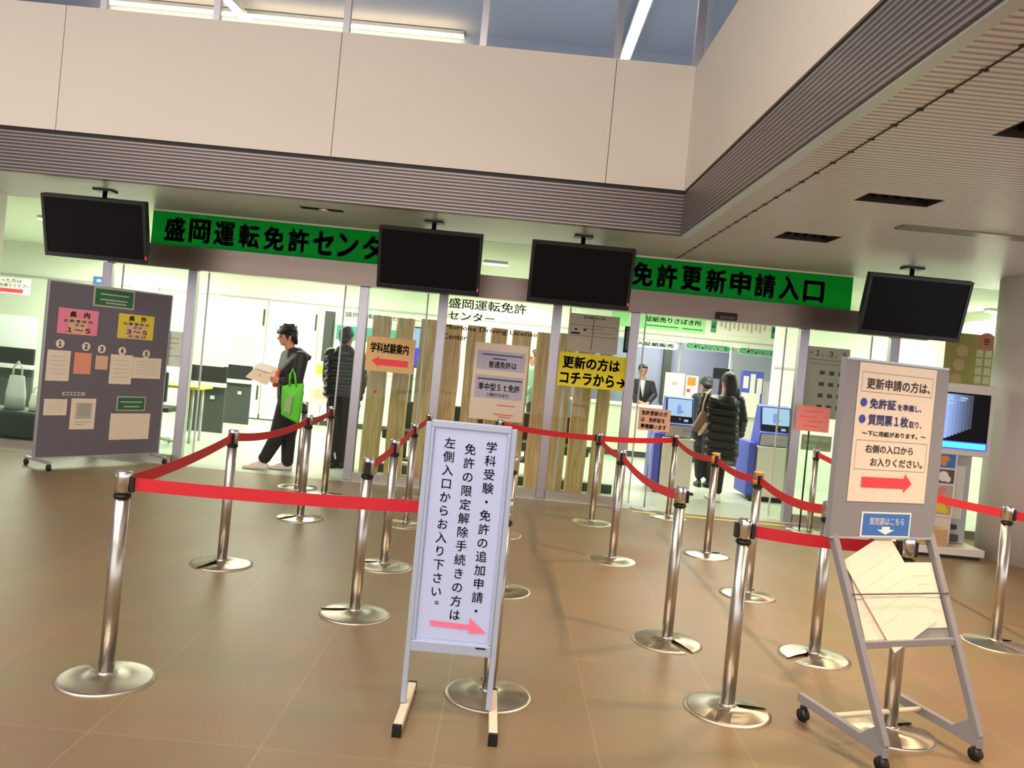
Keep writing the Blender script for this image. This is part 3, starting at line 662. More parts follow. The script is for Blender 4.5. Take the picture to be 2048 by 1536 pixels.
banner('entrance_banner', 'long green banner with black lettering above the kiosk entrance', .88, 3.645, '免許更新申請入口', 1.22, 3.36)
def tv(xc, label, led):
    t = thing('ceiling_screen', label, 'screen', (xc, 8.06, 2.03)); T = Matrix.Translation((xc, 8.06, 2.335)) @ Matrix.Rotation(math.radians(17), 4, 'X')
    w, h = .495, .297
    MB().box(-w, w, -.02, .05, -h, h, 'black', T).build('casing', t, .008)
    b = MB(); e = .032
    b.box(-w, w, -.032, -.02, h - e, h, 'black', T).box(-w, w, -.032, -.02, -h, -h + e + .012, 'black', T).box(-w, -w + e, -.032, -.02, -h + e, h - e, 'black', T).box(w - e, w, -.032, -.02, -h + e, h - e, 'black', T)
    b.build('bezel', t, .003)
    MB().box(-w + e, w - e, -.024, -.019, -h + e + .012, h - e, 'screen', T).build('display', t)
    MB().box(-.12, .12, .05, .09, -.10, .10, 'black', T).build('bracket', t)
    b = MB().cyl((xc + .0, 8.17, 2.36), (xc + .0, 8.17, ZC), .022, 'black', 12); b.box(xc - .09, xc + .09, 8.10, 8.24, ZC - .02, ZC, 'black'); b.build('ceiling_pole', t)
    if led: MB().box(w - .018, w - .011, -.034, -.031, -h + .045, -h + .075, 'led', T).build('indicator', t)
tv(-4.055, 'black ceiling screen over the grey felt board', True)
tv(-.85, 'black ceiling screen covering the end of the centre banner', True)
tv(.605, 'black ceiling screen covering the start of the renewal banner', True)
tv(3.82, 'black ceiling screen hung over the easel side near the column', False)

# ================================================================ PAPERS AND LETTERING ON THE GLASS
GY = FY - .008
s = sheet_px(((735, 672), (832, 680), (826, 748), (729, 741)), GY); s.slab('tan'); s.text('学科試験案内', .08, .16, .87, .46, 'ink', .025)
s.poly([(.12, .70), (.28, .56), (.28, .63), (.88, .63), (.88, .82), (.28, .82), (.28, .88)], 'redink'); s.lines([(.33, .82, .73)], 'pink', .05); s.done('notice_sheet', 'tan notice sheet with a red arrow on the glass', 'notice')
s = sheet_px(((950, 684), (1057, 692), (1046, 846), (938, 836)), GY); s.slab('paperwarm')
s.rect(.06, .10, .95, .35, 'lav'); s.rect(.06, .42, .95, .72, 'lav'); s.lines([(.15, .9, .15), (.35, .6, .20)], 'navy', .02); s.text('普通免許は', .28, .23, .80, .32, 'navy', .02)
s.lines([(.10, .93, .47)], 'ink2', .022); s.text('準中型５ｔ免許', .12, .52, .90, .62, 'navy', .02); s.text('と表記されます。', .30, .645, .72, .695, 'ink2', .02); s.lines([(.5, .84, .80), (.46, .82, .92), (.55, .78, .95)], 'redink', .012)
s.done('poster', 'cream poster with two lavender blocks on the glass behind the white sign', 'poster')
s = sheet_px(((1140, 626), (1240, 634), (1234, 708), (1132, 702)), GY); s.slab('papergrey'); s.text('お知らせ', .28, .05, .72, .12, 'ink2', .02); s.lines([(.05, .95, .30), (.05, .95, .58), (.48, .52, .15), (.3, .7, .38), (.45, .88, .48)], 'ink2', .012)
s.rect(.05, .30, .055, .58, 'ink2'); s.rect(.945, .30, .95, .58, 'ink2'); s.rect(.48, .1, .495, .95, 'ink2'); s.lines([(.06, .24, .52), (.3, .36, .42), (.12, .18, .42)], 'ink', .05); s.lines([(.05, .46, .66 + k * .06) for k in range(5)], 'peach', .012); s.done('poster', 'grey printed poster taped above the bright yellow arrow sign', 'poster')
s = sheet_px(((1120, 703), (1262, 716), (1258, 782), (1114, 772)), GY - .006); s.slab('yellow'); s.text('更新の方は', .05, .10, .85, .47, 'ink', .03); s.text('コチラから→', .03, .56, .95, .93, 'ink', .03); s.done('arrow_sign', 'bright yellow sign with bold black writing and a small arrow', 'sign')
s = sheet_px(((1250, 652), (1266, 654), (1262, 706), (1246, 705)), GY); s.slab('ink'); s.lines([(.3, .7, .08)], 'papergrey', .05); s.rect(.25, .14, .75, .92, 'gplate'); s.lines([(.3, .7, .2 + k * .09) for k in range(8)], 'papergrey', .03); s.done('sticker', 'narrow black upright sticker beside the yellow sign', 'sticker')
# lettering stuck on the middle pane
s = Sheet((-.77, GY + .002, 2.09), (1.24, 0, 0), (0, 0, -.55))
s.rect(0, 0, .001, .001, 'ink')
s.text('盛岡運転免許', .045, .02, .73, .22, 'ink', .012); s.text('センター', .05, .28, .46, .45, 'ink', .012)
s.text('Morioka Driving License', .03, .55, .845, .67, 'ink', .010); s.text('Center', .02, .73, .235, .84, 'ink', .010)
tag(s.done('pane_lettering', None, None, None), 'dark lettering stuck on the middle glass pane', 'lettering')
for x, z, lab in ((-1.42, .98, 'round red collision dot on the pane under the tan notice'), (.74, .70, 'round red collision dot on the pane below the yellow sign'), (1.10, .70, 'round red collision dot on the pane by the open counter entrance'), (3.42, .72, 'round red collision dot under the pink pole sign')):
    s = Sheet((x - .025, GY + .002, z + .025), (.05, 0, 0), (0, 0, -.05)); s.disc(.5, .5, .022, 'redink', .0005, s.base); s.disc(.5, .5, .012, 'ink2', .001, s.base); s.done('glass_dot', lab, 'sticker', None, 'collision dots on the glass')
s = sheet_px(((1613, 690), (1700, 700), (1688, 842), (1604, 832)), FY + .012); s.slab('papergrey'); s.text('・１．３．５', .08, .05, .92, .13, 'ink', .02); s.lines([(.05, .95, .18), (.1, .9, .24)], 'ink2', .008)
for k, v in enumerate((.36, .52, .68, .84)): s.lines([(.34 + j * .22, .46 + j * .22, v) for j in range(3)], 'ink', .055)
s.done('poster', 'grey green poster with rows of dark marks beside the easel', 'poster')
s = sheet_px(((1605, 868), (1665, 874), (1660, 905), (1600, 898)), FY + .012); s.slab('papergrey'); s.lines([(.1, .6, .3), (.65, .9, .3)], 'gpale', .2); s.rect(.1, .6, .5, .8, 'gpale'); s.done('leaflet', 'small pale green leaflet low on the glass under the pink sign', 'leaflet')
# pole signs
def pole_sign(label, base, px, Y, m, polem, basem, words=None):
    t = thing('pole_sign', label, 'sign', (base[0], base[1], 0))
    b = MB(); b.lathe([(.155, 0), (.155, .008), (.13, .016), (.02, .022)], basem, (base[0], base[1], 0), 32); b.build('base', t)
    s = sheet_px(px, base[1] - .02); zt = (s.O.z + s.V.z / 2)
    MB().cyl((base[0], base[1], .015), (base[0], base[1], zt), .009, polem, 12).build('pole', t)
    s.slab(m, .012)
    if words:
        for k, wd in enumerate(words): s.text(wd, .08, .10 + k * .30, .90 if k != 1 else .84, .32 + k * .30, 'ink2', .03)
    else: s.lines([(.2, .75, .2), (.1, .6, .42), (.35, .8, .6), (.2, .65, .8)], 'redink', .025)
    s.done('sign_plate', None, None, t)
pole_sign('cream pole sign with three rows of writing at the counter entrance', (1.60, 9.05), ((1280, 814), (1342, 822), (1338, 866), (1274, 858)), 9.05, 'peach', 'steel', 'boothgrey', ('免許更新の方', 'は　免許証を', '準備願います'))
pole_sign('pink pole sign on a black pole by the second kiosk', (3.15, 8.66), ((1596, 811), (1658, 815), (1660, 866), (1592, 860)), 8.66, 'rose', 'black', 'chrome')
MB().box(1.44, 3.05, 8.80, 8.85, .0005, .0025, 'ytape').build('floor_tape'); tag(bpy.data.objects['floor_tape'], 'yellow tape line on the floor across the counter entrance', 'floor tape')

# ================================================================ TIMBER SCREEN
ords = 'first second third fourth fifth sixth seventh eighth ninth tenth eleventh'.split()
tw = [(764, .21, 1.83), (812, .20, 1.83), (860, .21, 1.84), (908, .21, 1.81), (955, .21, 1.82), (1001, .19, 1.82), (1047, .22, 1.815), (1091, .17, 1.82), (1136, .19, 1.83), (1177, .21, 1.83), (1220, .15, 1.81)]
for i, (px, w, h) in enumerate(tw):
    y = 9.72 + (.10 if i % 2 else 0); x = at(px, 660, y).x - .005; d = .12
    b = MB(); k = 6; c = .02; o_ = [(-w / 2 + c, -d / 2), (w / 2 - c, -d / 2), (w / 2, -d / 2 + c), (w / 2, d / 2 - c), (w / 2 - c, d / 2), (-w / 2 + c, d / 2), (-w / 2, d / 2 - c), (-w / 2, -d / 2 + c)]
    zs = [0, .4, .8, 1.2, 1.6, h]; vs = []; fs = []
    for z in zs:
        jx, jy = random.uniform(-.006, .006), random.uniform(-.006, .006)
        vs += [(x + u * random.uniform(.97, 1.03) + jx, y + v + jy, z) for u, v in o_]
    for a in range(len(zs) - 1):
        for q in range(8): fs.append((a * 8 + q, a * 8 + (q + 1) % 8, a * 8 + 8 + (q + 1) % 8, a * 8 + 8 + q))
    fs += [tuple(range(8))[::-1], tuple(range(len(zs) * 8 - 8, len(zs) * 8))]
    o = b.faces(vs, fs, 'wood').build('timber_post'); tag(o, '%s pale timber post of the screen behind the glass, counted from the walking man' % ords[i], 'timber post', 'timber screen posts')
SB('trim_timber_plinth', -1.6, 1.35, 9.93, 9.99, 0, .10, 'boothdark')
t = thing('bench', 'long dark bench behind the timber screen', 'bench', (-.2, 10.75, 0)); MB().box(-1.5, 1.1, 10.5, 11.0, .34, .46, 'sofa').build('seat', t, .02); MB().box(-1.5, 1.1, 10.95, 11.05, .46, .80, 'sofa').build('backrest', t, .02)
for x in (-1.3, .9): MB().box(x - .03, x + .03, 10.55, 10.95, 0, .34, 'boothblack').build('leg', t)
t = thing('display_screen', 'lit display screen with white top and blue foot behind the timbers', 'screen', (-1.2, 11.0, 0))
q = sheet_px(((795, 652), (866, 660), (858, 736), (790, 728)), 11.2); x0, x1 = q.O.x, q.O.x + q.U.x; z1, z0 = q.O.z, q.O.z + q.V.z
MB().box(x0 - .02, x1 + .02, 11.21, 11.27, z0 - .02, z1 + .02, 'black').build('casing', t); MB().cyl(((x0 + x1) / 2, 11.24, .03), ((x0 + x1) / 2, 11.24, z0), .03, 'boothdark').build('stand_pole', t); MB().box((x0 + x1) / 2 - .22, (x0 + x1) / 2 + .22, 11.1, 11.4, 0, .03, 'boothdark').build('base', t)
q.rect(0, 0, 1, .52, 'lit', .002); q.rect(0, .52, 1, 1, 'litblue', .002); q.lines([(.35, .8, .42)], 'litdim', .06); q.done('display', None, None, t)

# ================================================================ OFFICE FURNITURE, LEFT OF THE SCREEN
def booth(label, x, y, w=1.0):
    t = thing('reading_booth', label, 'booth', (x - w / 2, y, 0))
    b = MB(); r_ = .06; z1 = 1.43; poly = [(0, .98), (w, .98), (w, z1 - r_), (w - .018, z1 - .018), (w - r_, z1), (0, z1)]
    b.prism(poly, (x - w, y, 0), (1, 0, 0), (0, 0, 1), (0, 1, 0), .04, 'boothgrey'); b.build('screen_panel', t)
    MB().box(x - w, x, y - .01, y + .03, .74, .97, 'boothblack').build('open_shelf', t)
    MB().box(x - w, x, y - .06, y + .05, .68, .74, 'boothgrey').build('desk_edge', t)
    MB().box(x - w, x, y, y + .04, .02, .68, 'boothdark').build('lower_panel', t)
    MB().box(x - w - .03, x - w, y - .05, y + .06, 0, .98, 'white').build('end_post', t)
    MB().box(x - .20, x - .14, y - .016, y - .004, .50, .55, 'boothgrey').build('coat_hook', t)
booth('reading booth with grey rounded screen nearest the open entrance door', -4.03, 12.1, .50)
booth('reading booth with white screen against the cream doors', -4.12, 13.6, .46)
booth('reading booth seen behind the felt board with a white post', -6.75, 12.0, 1.2)
MB().box(-6.74, -5.4, 12.9, 12.95, 0, 1.4, 'white').build('partition'); tag(bpy.data.objects['partition'], 'white partition behind the felt board', 'partition')
t = thing('desk', 'yellow topped desk behind the glass beside the felt board', 'desk', (-4.6, 11.0, 0))
MB().box(-5.3, -3.93, 10.75, 11.3, .70, .735, 'desk').build('desk_top', t, .004)
for x, y in ((-5.2, 10.85), (-4.02, 10.85), (-5.2, 11.2), (-4.02, 11.2)): MB().cyl((x, y, 0), (x, y, .70), .018, 'alu').build('leg', t)
t = thing('office_chair', 'dark office chair at the yellow topped desk', 'chair', (-4.3, 10.5, 0))
MB().box(-4.54, -4.1, 10.3, 10.72, .42, .48, 'sofa').build('seat', t, .02); MB().box(-4.52, -4.12, 10.24, 10.30, .55, .92, 'sofa').build('backrest', t, .02); MB().cyl((-4.32, 10.5, .08), (-4.32, 10.5, .42), .025, 'alu').build('column', t)
for k in range(5):
    a = k * 1.2566; MB().bar((-4.32, 10.5, .08), (-4.32 + .27 * math.cos(a), 10.5 + .27 * math.sin(a), .05), .03, .025, 'alu').build('leg', t); MB().lathe([(.0, .0), (.022, .01), (.022, .035), (0, .045)], 'black', (-4.32 + .27 * math.cos(a), 10.5 + .27 * math.sin(a), 0), 10).build('caster', t)
s = sheet_px(((322, 660), (368, 664), (362, 735), (318, 730)), FY + .012); s.slab('paper'); s.lines([(.1, .8, .2), (.1, .8, .34), (.1, .6, .5), (.1, .9, .7)], 'papergrey', .03); s.done('poster', 'pale poster half hidden by the felt board edge', 'poster')
t = thing('bench', 'dark green bench at the glass beside the felt board', 'bench', (-5.5, 9.7, 0)); MB().box(-6.4, -4.75, 9.36, 9.9, .06, .37, 'sofa').build('seat', t, .03); MB().box(-6.35, -4.8, 9.42, 9.85, 0, .06, 'boothblack').build('base', t)
def tote(label, x, y, w, h, m, cat='bag'):
    t = thing('tote_bag', label, cat, (x, y, .372)); b = MB()
    vs, fs = [], []; prof = ((0, 1, .5), (.45, .98, .62), (.85, .8, .4), (1, .7, .2))
    for k, (f, sw, sd) in enumerate(prof): vs += [(x + w / 2 * sw * math.cos(a * .5236), y + w * .42 * sd * math.sin(a * .5236), .372 + h * f) for a in range(12)]
    for k in range(3):
        for a in range(12): fs.append((k * 12 + a, k * 12 + (a + 1) % 12, k * 12 + 12 + (a + 1) % 12, k * 12 + 12 + a))
    fs += [tuple(range(12))[::-1], tuple(range(36, 48))]
    b.faces(vs, fs, m, True).build('body', t); MB().tube([(x - w * .22, y, .37 + h * .97), (x - w * .2, y, .37 + h * 1.25), (x, y, .37 + h * 1.42), (x + w * .2, y, .37 + h * 1.25), (x + w * .22, y, .37 + h * .97)], .011, m).build('handle', t)
tote('white shopping bag with a looped handle on the dark green bench', -5.32, 9.58, .16, .20, 'white'); tote('grey bag with a looped handle on the dark green bench', -5.05, 9.60, .20, .20, 'boothgrey'); tote('large pale bag at the photo edge on the dark green bench', -5.58, 9.62, .24, .38, 'boothgrey')
t = thing('dark_pouch', 'black pouch lying on the dark green bench', 'bag', (-5.12, 9.44, .37)); MB().lathe([(.075, 0), (.08, .03), (.045, .075), (0, .085)], 'boothblack', (-5.12, 9.44, .371), 16).build('body', t)
MB().box(-5.14, -5.10, 9.42, 9.46, .453, .462, 'boothdark').build('flap', t)
s = sheet_px(((-40, 548), (62, 560), (60, 592), (-42, 580)), 12.6); s.slab('paper', .004); s.text('なった方は', .3, .05, .82, .3, 'ink2', .01); s.text('へお座りください', .3, .36, 1.0, .58, 'ink2', .01); s.rect(.1, .68, .86, .92, 'redink'); s.done('notice_board_sheet', 'white hanging notice with a red bar near the photo edge', 'notice')
bpy.data.objects['notice_board_sheet'].name = 'hanging_notice'
b = MB()
for x in (-7.5, -7.0): b.cyl((x, 12.61, 2.15), (x, 12.61, ZC), .004, 'alu', 6)
b.build('hanging_wire', bpy.data.objects['hanging_notice'])
s = sheet_px(((187, 552), (205, 554), (203, 570), (186, 568)), 14.84); s.slab('blueplate', .01); s.lines([(.4, .9, .5)], 'paper', .3); s.done('door_plate', 'small blue plate high on the office wall over the felt board', 'sign')
s = sheet_px(((264, 566), (318, 571), (316, 586), (262, 580)), 14.84); s.slab('boothgrey', .01); s.done('wall_plate', 'grey wall plate above the felt board corner', 'sign')
t = thing('brochure_stand', 'white brochure stand between the two standing men', 'stand', (-2.66, 12.2, 0))
b = MB()
for x in (-2.86, -2.48): b.cyl((x, 12.2, .02), (x, 12.2, 1.18), .010, 'white', 8)
b.cyl((-2.86, 12.2, 1.18), (-2.48, 12.2, 1.18), .010, 'white', 8).cyl((-2.67, 12.2, .02), (-2.67, 12.2, .6), .008, 'alu', 8); b.build('frame', t); MB().box(-2.92, -2.42, 12.05, 12.35, 0, .02, 'white').build('base', t)
for z in (.55, .9): MB().box(-2.86, -2.48, 12.14, 12.24, z, z + .02, 'boothgrey').build('shelf', t)
for z, lab in ((.57, 'cream poster on the lower shelf of the brochure stand'), (.92, 'yellowish poster on the upper shelf of the brochure stand')):
    s = Sheet((-2.84, 12.15, z + .27), (.34, 0, 0), (0, 0, -.27)); s.slab('paperwarm'); s.rect(.2, .2, .8, .7, 'yellow2' if z > .8 else 'peach'); s.done('brochure', lab, 'brochure')
t = thing('wall_notice_board', 'teal headed notice board on the wall behind the black coated man', 'notice board', (-2.6, 14.86, 1.3))
MB().box(-3.1, -1.5, 14.84, 14.9, 1.0, 1.85, 'paper').build('panel', t); MB().box(-3.08, -1.52, 14.83, 14.84, 1.55, 1.80, 'teal').build('heading', t)
s = Sheet((-3.0, 14.83, 1.5), (1.4, 0, 0), (0, 0, -.45)); s.slab('paper'); s.rect(.05, .1, .25, .9, 'lav'); s.rect(.3, .1, .55, .9, 'papergrey'); s.rect(.6, .1, .95, .9, 'lav'); s.done('notice_sheet', 'wide pale sheet on the teal headed notice board', 'notice')
s = Sheet((-3.05, 14.88, 2.08), (1.6, 0, 0), (0, 0, -.16)); s.slab('white', .004); s.text('盛岡運転免許センター', .05, .2, .9, .75, 'ink2', .01); s.done('wall_sign', 'white wall sign over the teal headed notice board', 'sign')

# ================================================================ COUNTER AND KIOSKS
CYF = 14.55
t = thing('service_counter', 'long cream service counter in front of the office windows', 'counter', (3.1, 14.8, 0))
MB().box(1.2, 4.86, CYF, CYF + .06, .10, .88, 'kcream').build('front_panel', t); MB().box(1.15, 4.88, CYF - .05, CYF + .6, .88, .915, 'white').build('counter_top', t); MB().box(1.2, 4.86, CYF + .02, CYF + .08, 0, .10, 'boothdark').build('plinth', t)
SB('trim_window_post', 4.80, 4.86, 14.58, 14.62, .9, 2.06, 'white'); SB('trim_window_mullion', 2.96, 2.99, 14.75, 14.77, 1.55, 2.06, 'kgrey'); SB('trim_window_mullion', 3.88, 3.91, 14.75, 14.77, 1.0, 2.06, 'kgrey')
SB('trim_dark_cabinet', 3.2, 3.36, 17.45, 17.6, .9, 2.1, 'boothdark')
SB('trim_header_line', 1.3, 4.86, 14.585, 14.6, 2.15, 2.17, 'kgrey')
HY = 14.59
s = sheet_px(((1225, 618), (1412, 640), (1408, 668), (1222, 650)), HY); s.slab('gpale', .01); s.text('証紙売りさばき所', .36, .16, .96, .52, 'gtext', .02); s.lines([(.36, .72, .76), (.76, .98, .78)], 'gtext', .08); s.done('counter_sign', 'pale green sign with green writing over the counter', 'sign')
s = sheet_px(((1424, 640), (1608, 656), (1604, 684), (1420, 667)), HY); s.slab('paper', .01); s.rect(.0, 0, .06, .92, 'gpill'); s.rect(.655, 0, .72, .95, 'gpill'); s.rect(.925, 0, 1, .95, 'gpill'); s.text('証', .01, .2, .05, .6, 'whiteink', .02); s.text('再', .665, .2, .71, .6, 'whiteink', .02)
for k in range(11):
    u = .10 + k * .047; s.rect(u, .08, u + .022, .45 + .3 * ((k * 7) % 5) / 5, 'papergrey')
for k in range(3): s.rect(.75 + k * .055, .08, .775 + k * .055, .75, 'papergrey')
s.done('counter_sign', 'white fee list with green tabs over the counter', 'sign')
def pill(c, m, ink, txt, lab):
    s = sheet_px(c, HY - .05); h = s.V.length / s.U.length / 2; pl_ = [(h + h * math.cos(a), .5 + .5 * math.sin(a)) for a in [math.pi / 2 + math.pi * k / 10 for k in range(11)]] + [(1 - h + h * math.cos(a), .5 + .5 * math.sin(a)) for a in [-math.pi / 2 + math.pi * k / 10 for k in range(11)]]
    s.slab('whiteink', .015, pl_); q = [(.5 + (u - .5) * .985, .5 + (v - .5) * .9) for u, v in pl_]; s.poly(q, m, .001, s.base); s.text(txt, .09, .22, .92, .78, ink, .03); o = s.done('window_sign', lab, 'sign')
    b = MB()
    for f in (.2, .8): p = s.p(f, 0, -.006); b.cyl(p, (p.x, p.y, p.z + .10), .004, 'alu', 6)
    b.build('hanger', o)
pill(((1250, 675), (1358, 687), (1355, 701), (1248, 690)), 'whiteink', 'gtext', '収入証紙販売', 'white rounded window sign over the clerk')
pill(((1372, 683), (1463, 694), (1460, 707), (1370, 696)), 'gpill', 'whiteink', '交通安全協会入会窓口', 'green rounded window sign over the woman')
pill(((1478, 693), (1569, 704), (1566, 717), (1476, 706)), 'gpill', 'whiteink', '交通安全協会入会窓口', 'green rounded window sign over the second kiosk')
def cbox(name, lab, cat, c, Y, d, m, parts=()):
    a, b_, c_, e = [at(x, y, Y) for x, y in c]; x0, x1 = (a.x + e.x) / 2, (b_.x + c_.x) / 2; z1, z0 = (a.z + b_.z) / 2, .916
    o = tag(MB().box(x0, x1, Y, Y + d, z0, z1, m).build(name, bevel=.004), lab, cat)
    for (u0, v0, u1, v1, mm, nm) in parts:
        s = Sheet((x0, Y - .001, z1), (x1 - x0, 0, 0), (0, 0, z0 - z1)); s.rect(u0, v0, u1, v1, mm); s.done(nm, None, None, o)
    return o
cbox('document_box', 'white document box on the counter beside the clerk', 'box', ((1336, 744), (1371, 748), (1365, 800), (1330, 796)), 14.62, .2, 'paper', ((.3, .25, .6, .35, 'papergrey', 'printed_label'),))
cbox('leaflet_rack', 'white leaflet rack with an orange card on the counter', 'rack', ((1374, 750), (1398, 753), (1392, 805), (1368, 802)), 14.64, .15, 'paper', ((.1, .05, .8, .3, 'otape', 'orange_card'), (.1, .4, .4, .5, 'redink', 'red_label')))
cbox('leaflet_rack', 'blue leaflet rack full of white sheets behind the woman', 'rack', ((1488, 741), (1530, 745), (1522, 800), (1480, 797)), 14.66, .15, 'kblue', ((.05, .12, .3, .4, 'paper', 'leaflet'), (.38, .06, .62, .5, 'paper', 'leaflet'), (.7, .15, .95, .5, 'paper', 'leaflet'), (0, .5, .9, 1, 'paper', 'leaflet')))
cbox('acrylic_stand', 'grey framed notice stand on the counter by the window edge', 'stand', ((1529, 762), (1563, 766), (1557, 806), (1525, 803)), 14.6, .06, 'kgrey', ((.12, .1, .88, .85, 'lav', 'notice'),))
t = thing('computer_monitor', 'dark computer monitor behind the counter over the woman', 'monitor', (3.85, 14.9, .916)); q = sheet_px(((1428, 735), (1466, 739), (1463, 760), (1426, 757)), 14.85)
MB().box(q.O.x, q.O.x + q.U.x, 14.85, 14.89, q.O.z + q.V.z, q.O.z, 'black').build('display', t, .005); MB().box(q.O.x + .13, q.O.x + .18, 14.88, 14.91, .93, q.O.z + q.V.z + .04, 'black').build('stem', t); MB().box(q.O.x + .05, q.O.x + .26, 14.82, 14.98, .916, .932, 'black').build('foot', t)
s = sheet_px(((1590, 694), (1602, 696), (1590, 800), (1578, 798)), 14.58); s.slab('ink2', .01); s.rect(0, 0, 1, .10, 'yellow'); s.rect(0, .9, 1, 1, 'yellow'); s.rect(.1, .3, .8, .6, 'lav'); s.done('poster', 'narrow dark poster with yellow ends beside the counter window', 'poster')
def kiosk(label, x0, x1, Y):
    t = thing('check_in_kiosk', label, 'kiosk', ((x0 + x1) / 2, Y + .25, 0)); w = x1 - x0
    MB().box(x0, x1, Y, Y + .5, .06, .67, 'kcream').build('pedestal', t, .008); MB().box(x0 - .012, x1 + .012, Y - .012, Y + .5, .67, .69, 'white').build('top_ledge', t, .004)
    MB().box(x0 - .11, x0 - .012, Y + .06, Y + .6, .05, .73, 'kblue').build('side_panel', t, .02)
    MB().box(x0 + .02, x1 - .02, Y + .02, Y + .45, 0.0, .06, 'black').build('plinth', t)
    for xx in (x0 - .06, x1 - .02): MB().box(xx - .03, xx + .06, Y - .06, Y + .02, 0, .03, 'black').build('foot', t)
    X0, X1 = x0 - .0, x1 - .02
    b = MB(); b.prism([(.06, .69), (.02, .86), (.05, .88), (.13, 1.19), (.26, 1.21), (.42, .69)], (X0, Y, 0), (0, 1, 0), (0, 0, 1), (1, 0, 0), X1 - X0, 'kblue'); b.build('terminal_shell', t, .01)
    MB().prism([(.045, .70), (.012, .845), (.03, .845), (.08, .70)], (X0 + .02, Y, 0), (0, 1, 0), (0, 0, 1), (1, 0, 0), X1 - X0 - .04, 'kgrey').build('printer_front', t)
    O_ = Vector((X0 + .015, Y + .125, 1.185)); V_ = Vector((0, -.078, -.30)); s = Sheet(O_, (X1 - X0 - .03, 0, 0), V_)
    s.rect(0, .0, 1, .78, 'black', .004); s.rect(.03, .03, .97, .74, 'lit', .006); s.rect(.40, .32, .55, .66, 'litdim', .008); s.rect(.43, .26, .53, .34, 'litdim', .008); s.rect(.55, .5, .64, .6, 'litdim', .008); s.lines([(.3, .7, .14)], 'litdim', .02)
    s.done('display', None, None, t); q = Sheet(O_, s.U, V_); q.rect(0, .78, 1, 1, 'black', .004); q.rect(.68, .86, .84, .95, 'lit', .007); q.disc(.52, .86, .012, 'kgrey', .006, q.base); q.done('reader_strip', None, None, t)
    MB().box(X1 - .14, X1 - .06, Y + .008, Y + .028, .765, .785, 'kgrey').build('paper_slot', t)
kiosk('check in kiosk with lit screen in front of the clerk', 2.02, 2.40, 10.5); kiosk('check in kiosk with lit screen beside the pink pole sign', 3.22, 3.64, 10.5)

# ================================================================ TERMINAL BY THE COLUMN
t = thing('information_terminal', 'beige information terminal with lit blue screen beside the column', 'terminal', (4.35, 8.2, 0))
MB().box(3.78, 4.62, 7.86, 8.5, .03, .10, 'kcream').build('platform', t, .006); MB().box(3.80, 4.6, 7.9, 8.48, 0, .03, 'black').build('plinth', t)
MB().box(4.14, 4.56, 8.12, 8.4, .10, .98, 'boothgrey').build('body', t, .01); MB().box(4.19, 4.50, 8.105, 8.12, .34, .86, 'white').build('door', t, .004); MB().box(4.18, 4.46, 8.095, 8.12, .24, .285, 'boothdark').build('slot', t); MB().box(4.16, 4.52, 8.10, 8.12, .88, .96, 'kgrey').build('top_trim', t); MB().box(4.34, 4.48, 8.09, 8.12, .12, .19, 'ink2').build('vent', t)
q = sheet_px(((1887, 783), (1984, 791), (1972, 905), (1876, 893)), 8.0); x0, x1, z1, z0 = q.O.x, q.O.x + q.U.x, q.O.z, q.O.z + q.V.z
MB().box(x0 - .05, x1 + .05, 8.01, 8.12, z0 - .06, z1 + .09, 'kcream').build('screen_housing', t, .01); MB().box(x0 + .1, x1 - .1, 8.12, 8.3, .98, z1 - .1, 'kgrey').build('neck', t)
q.rect(0, 0, 1, 1, 'screen', -.005); q.rect(.0, .86, 1, 1, 'litblue', .001); q.rect(.02, .88, .97, .98, 'litcyan', .002)
for k in range(9):
    f = k / 9; q.rect(.02 + f * .62, .03, .02 + (f + 1 / 9) * .62, .85 - .25 * f, mat('lit_band_%d' % k, '#101828', .3, emit='#9fbcff', es=.75 * (1 - f) ** 1.6 + .03), .001)
q.lines([(.04, .52, .09), (.04, .48, .13), (.04, .30, .19)], 'lit', .03)
q.done('display', None, None, t)
t2 = thing('picture_rack', 'upright rack of colourful picture panels in front of the terminal', 'rack', (4.05, 8.05, .10)); q = sheet_px(((1872, 903), (1915, 907), (1905, 1035), (1866, 1030)), 8.02)
q.slab('paper', .015); zz = [('blueplate', 'otape'), ('ink2', 'paper'), ('papergrey', 'rose'), ('card', 'yellow2')]
for k, (m1, m2) in enumerate(zz): q.rect(.05, .02 + k * .245, .92, .24 + k * .245, m1); q.disc(.4, .13 + k * .245, .05, m2, .002, q.base); q.disc(.62, .17 + k * .245, .03, m2 if k % 2 else m1, .0025, q.base)
q.done('picture_panel', None, None, t2); MB().box(q.O.x, q.O.x + q.U.x, 8.03, 8.07, .10, q.O.z, 'kcream').build('back_frame', t2)
t = thing('cardboard_box', 'large cardboard box on the terminal platform', 'box', (4.05, 7.92, .101)); MB().box(3.86, 4.26, 7.87, 8.0, .101, .26, 'card').build('body', t, .004); MB().box(3.98, 4.12, 7.868, 7.871, .14, .19, 'brown').build('printed_label', t); MB().box(3.86, 4.26, 7.91, 7.95, .259, .262, 'peach').build('sealing_tape', t)
t = thing('cardboard_box', 'small cardboard box stacked on the large one', 'box', (3.98, 7.93, .263)); MB().box(3.88, 4.10, 7.88, 7.99, .263, .40, 'card').build('body', t, .004); MB().box(3.88, 4.10, 7.92, 7.95, .3995, .402, 'peach').build('sealing_tape', t)
s = sheet_px(((1898, 664), (1994, 672), (1986, 782), (1878, 774)), FY + .012); s.slab('brown', .004); s.disc(.80, .12, .10, 'rose', .001, s.base); s.lines([(.75, .85, .08), (.74, .86, .12), (.76, .84, .16)], 'ink2', .02)
for k in range(3): s.disc(.34 - .04 * k, .32 + .26 * k, .065, 'peach', .001, s.base)
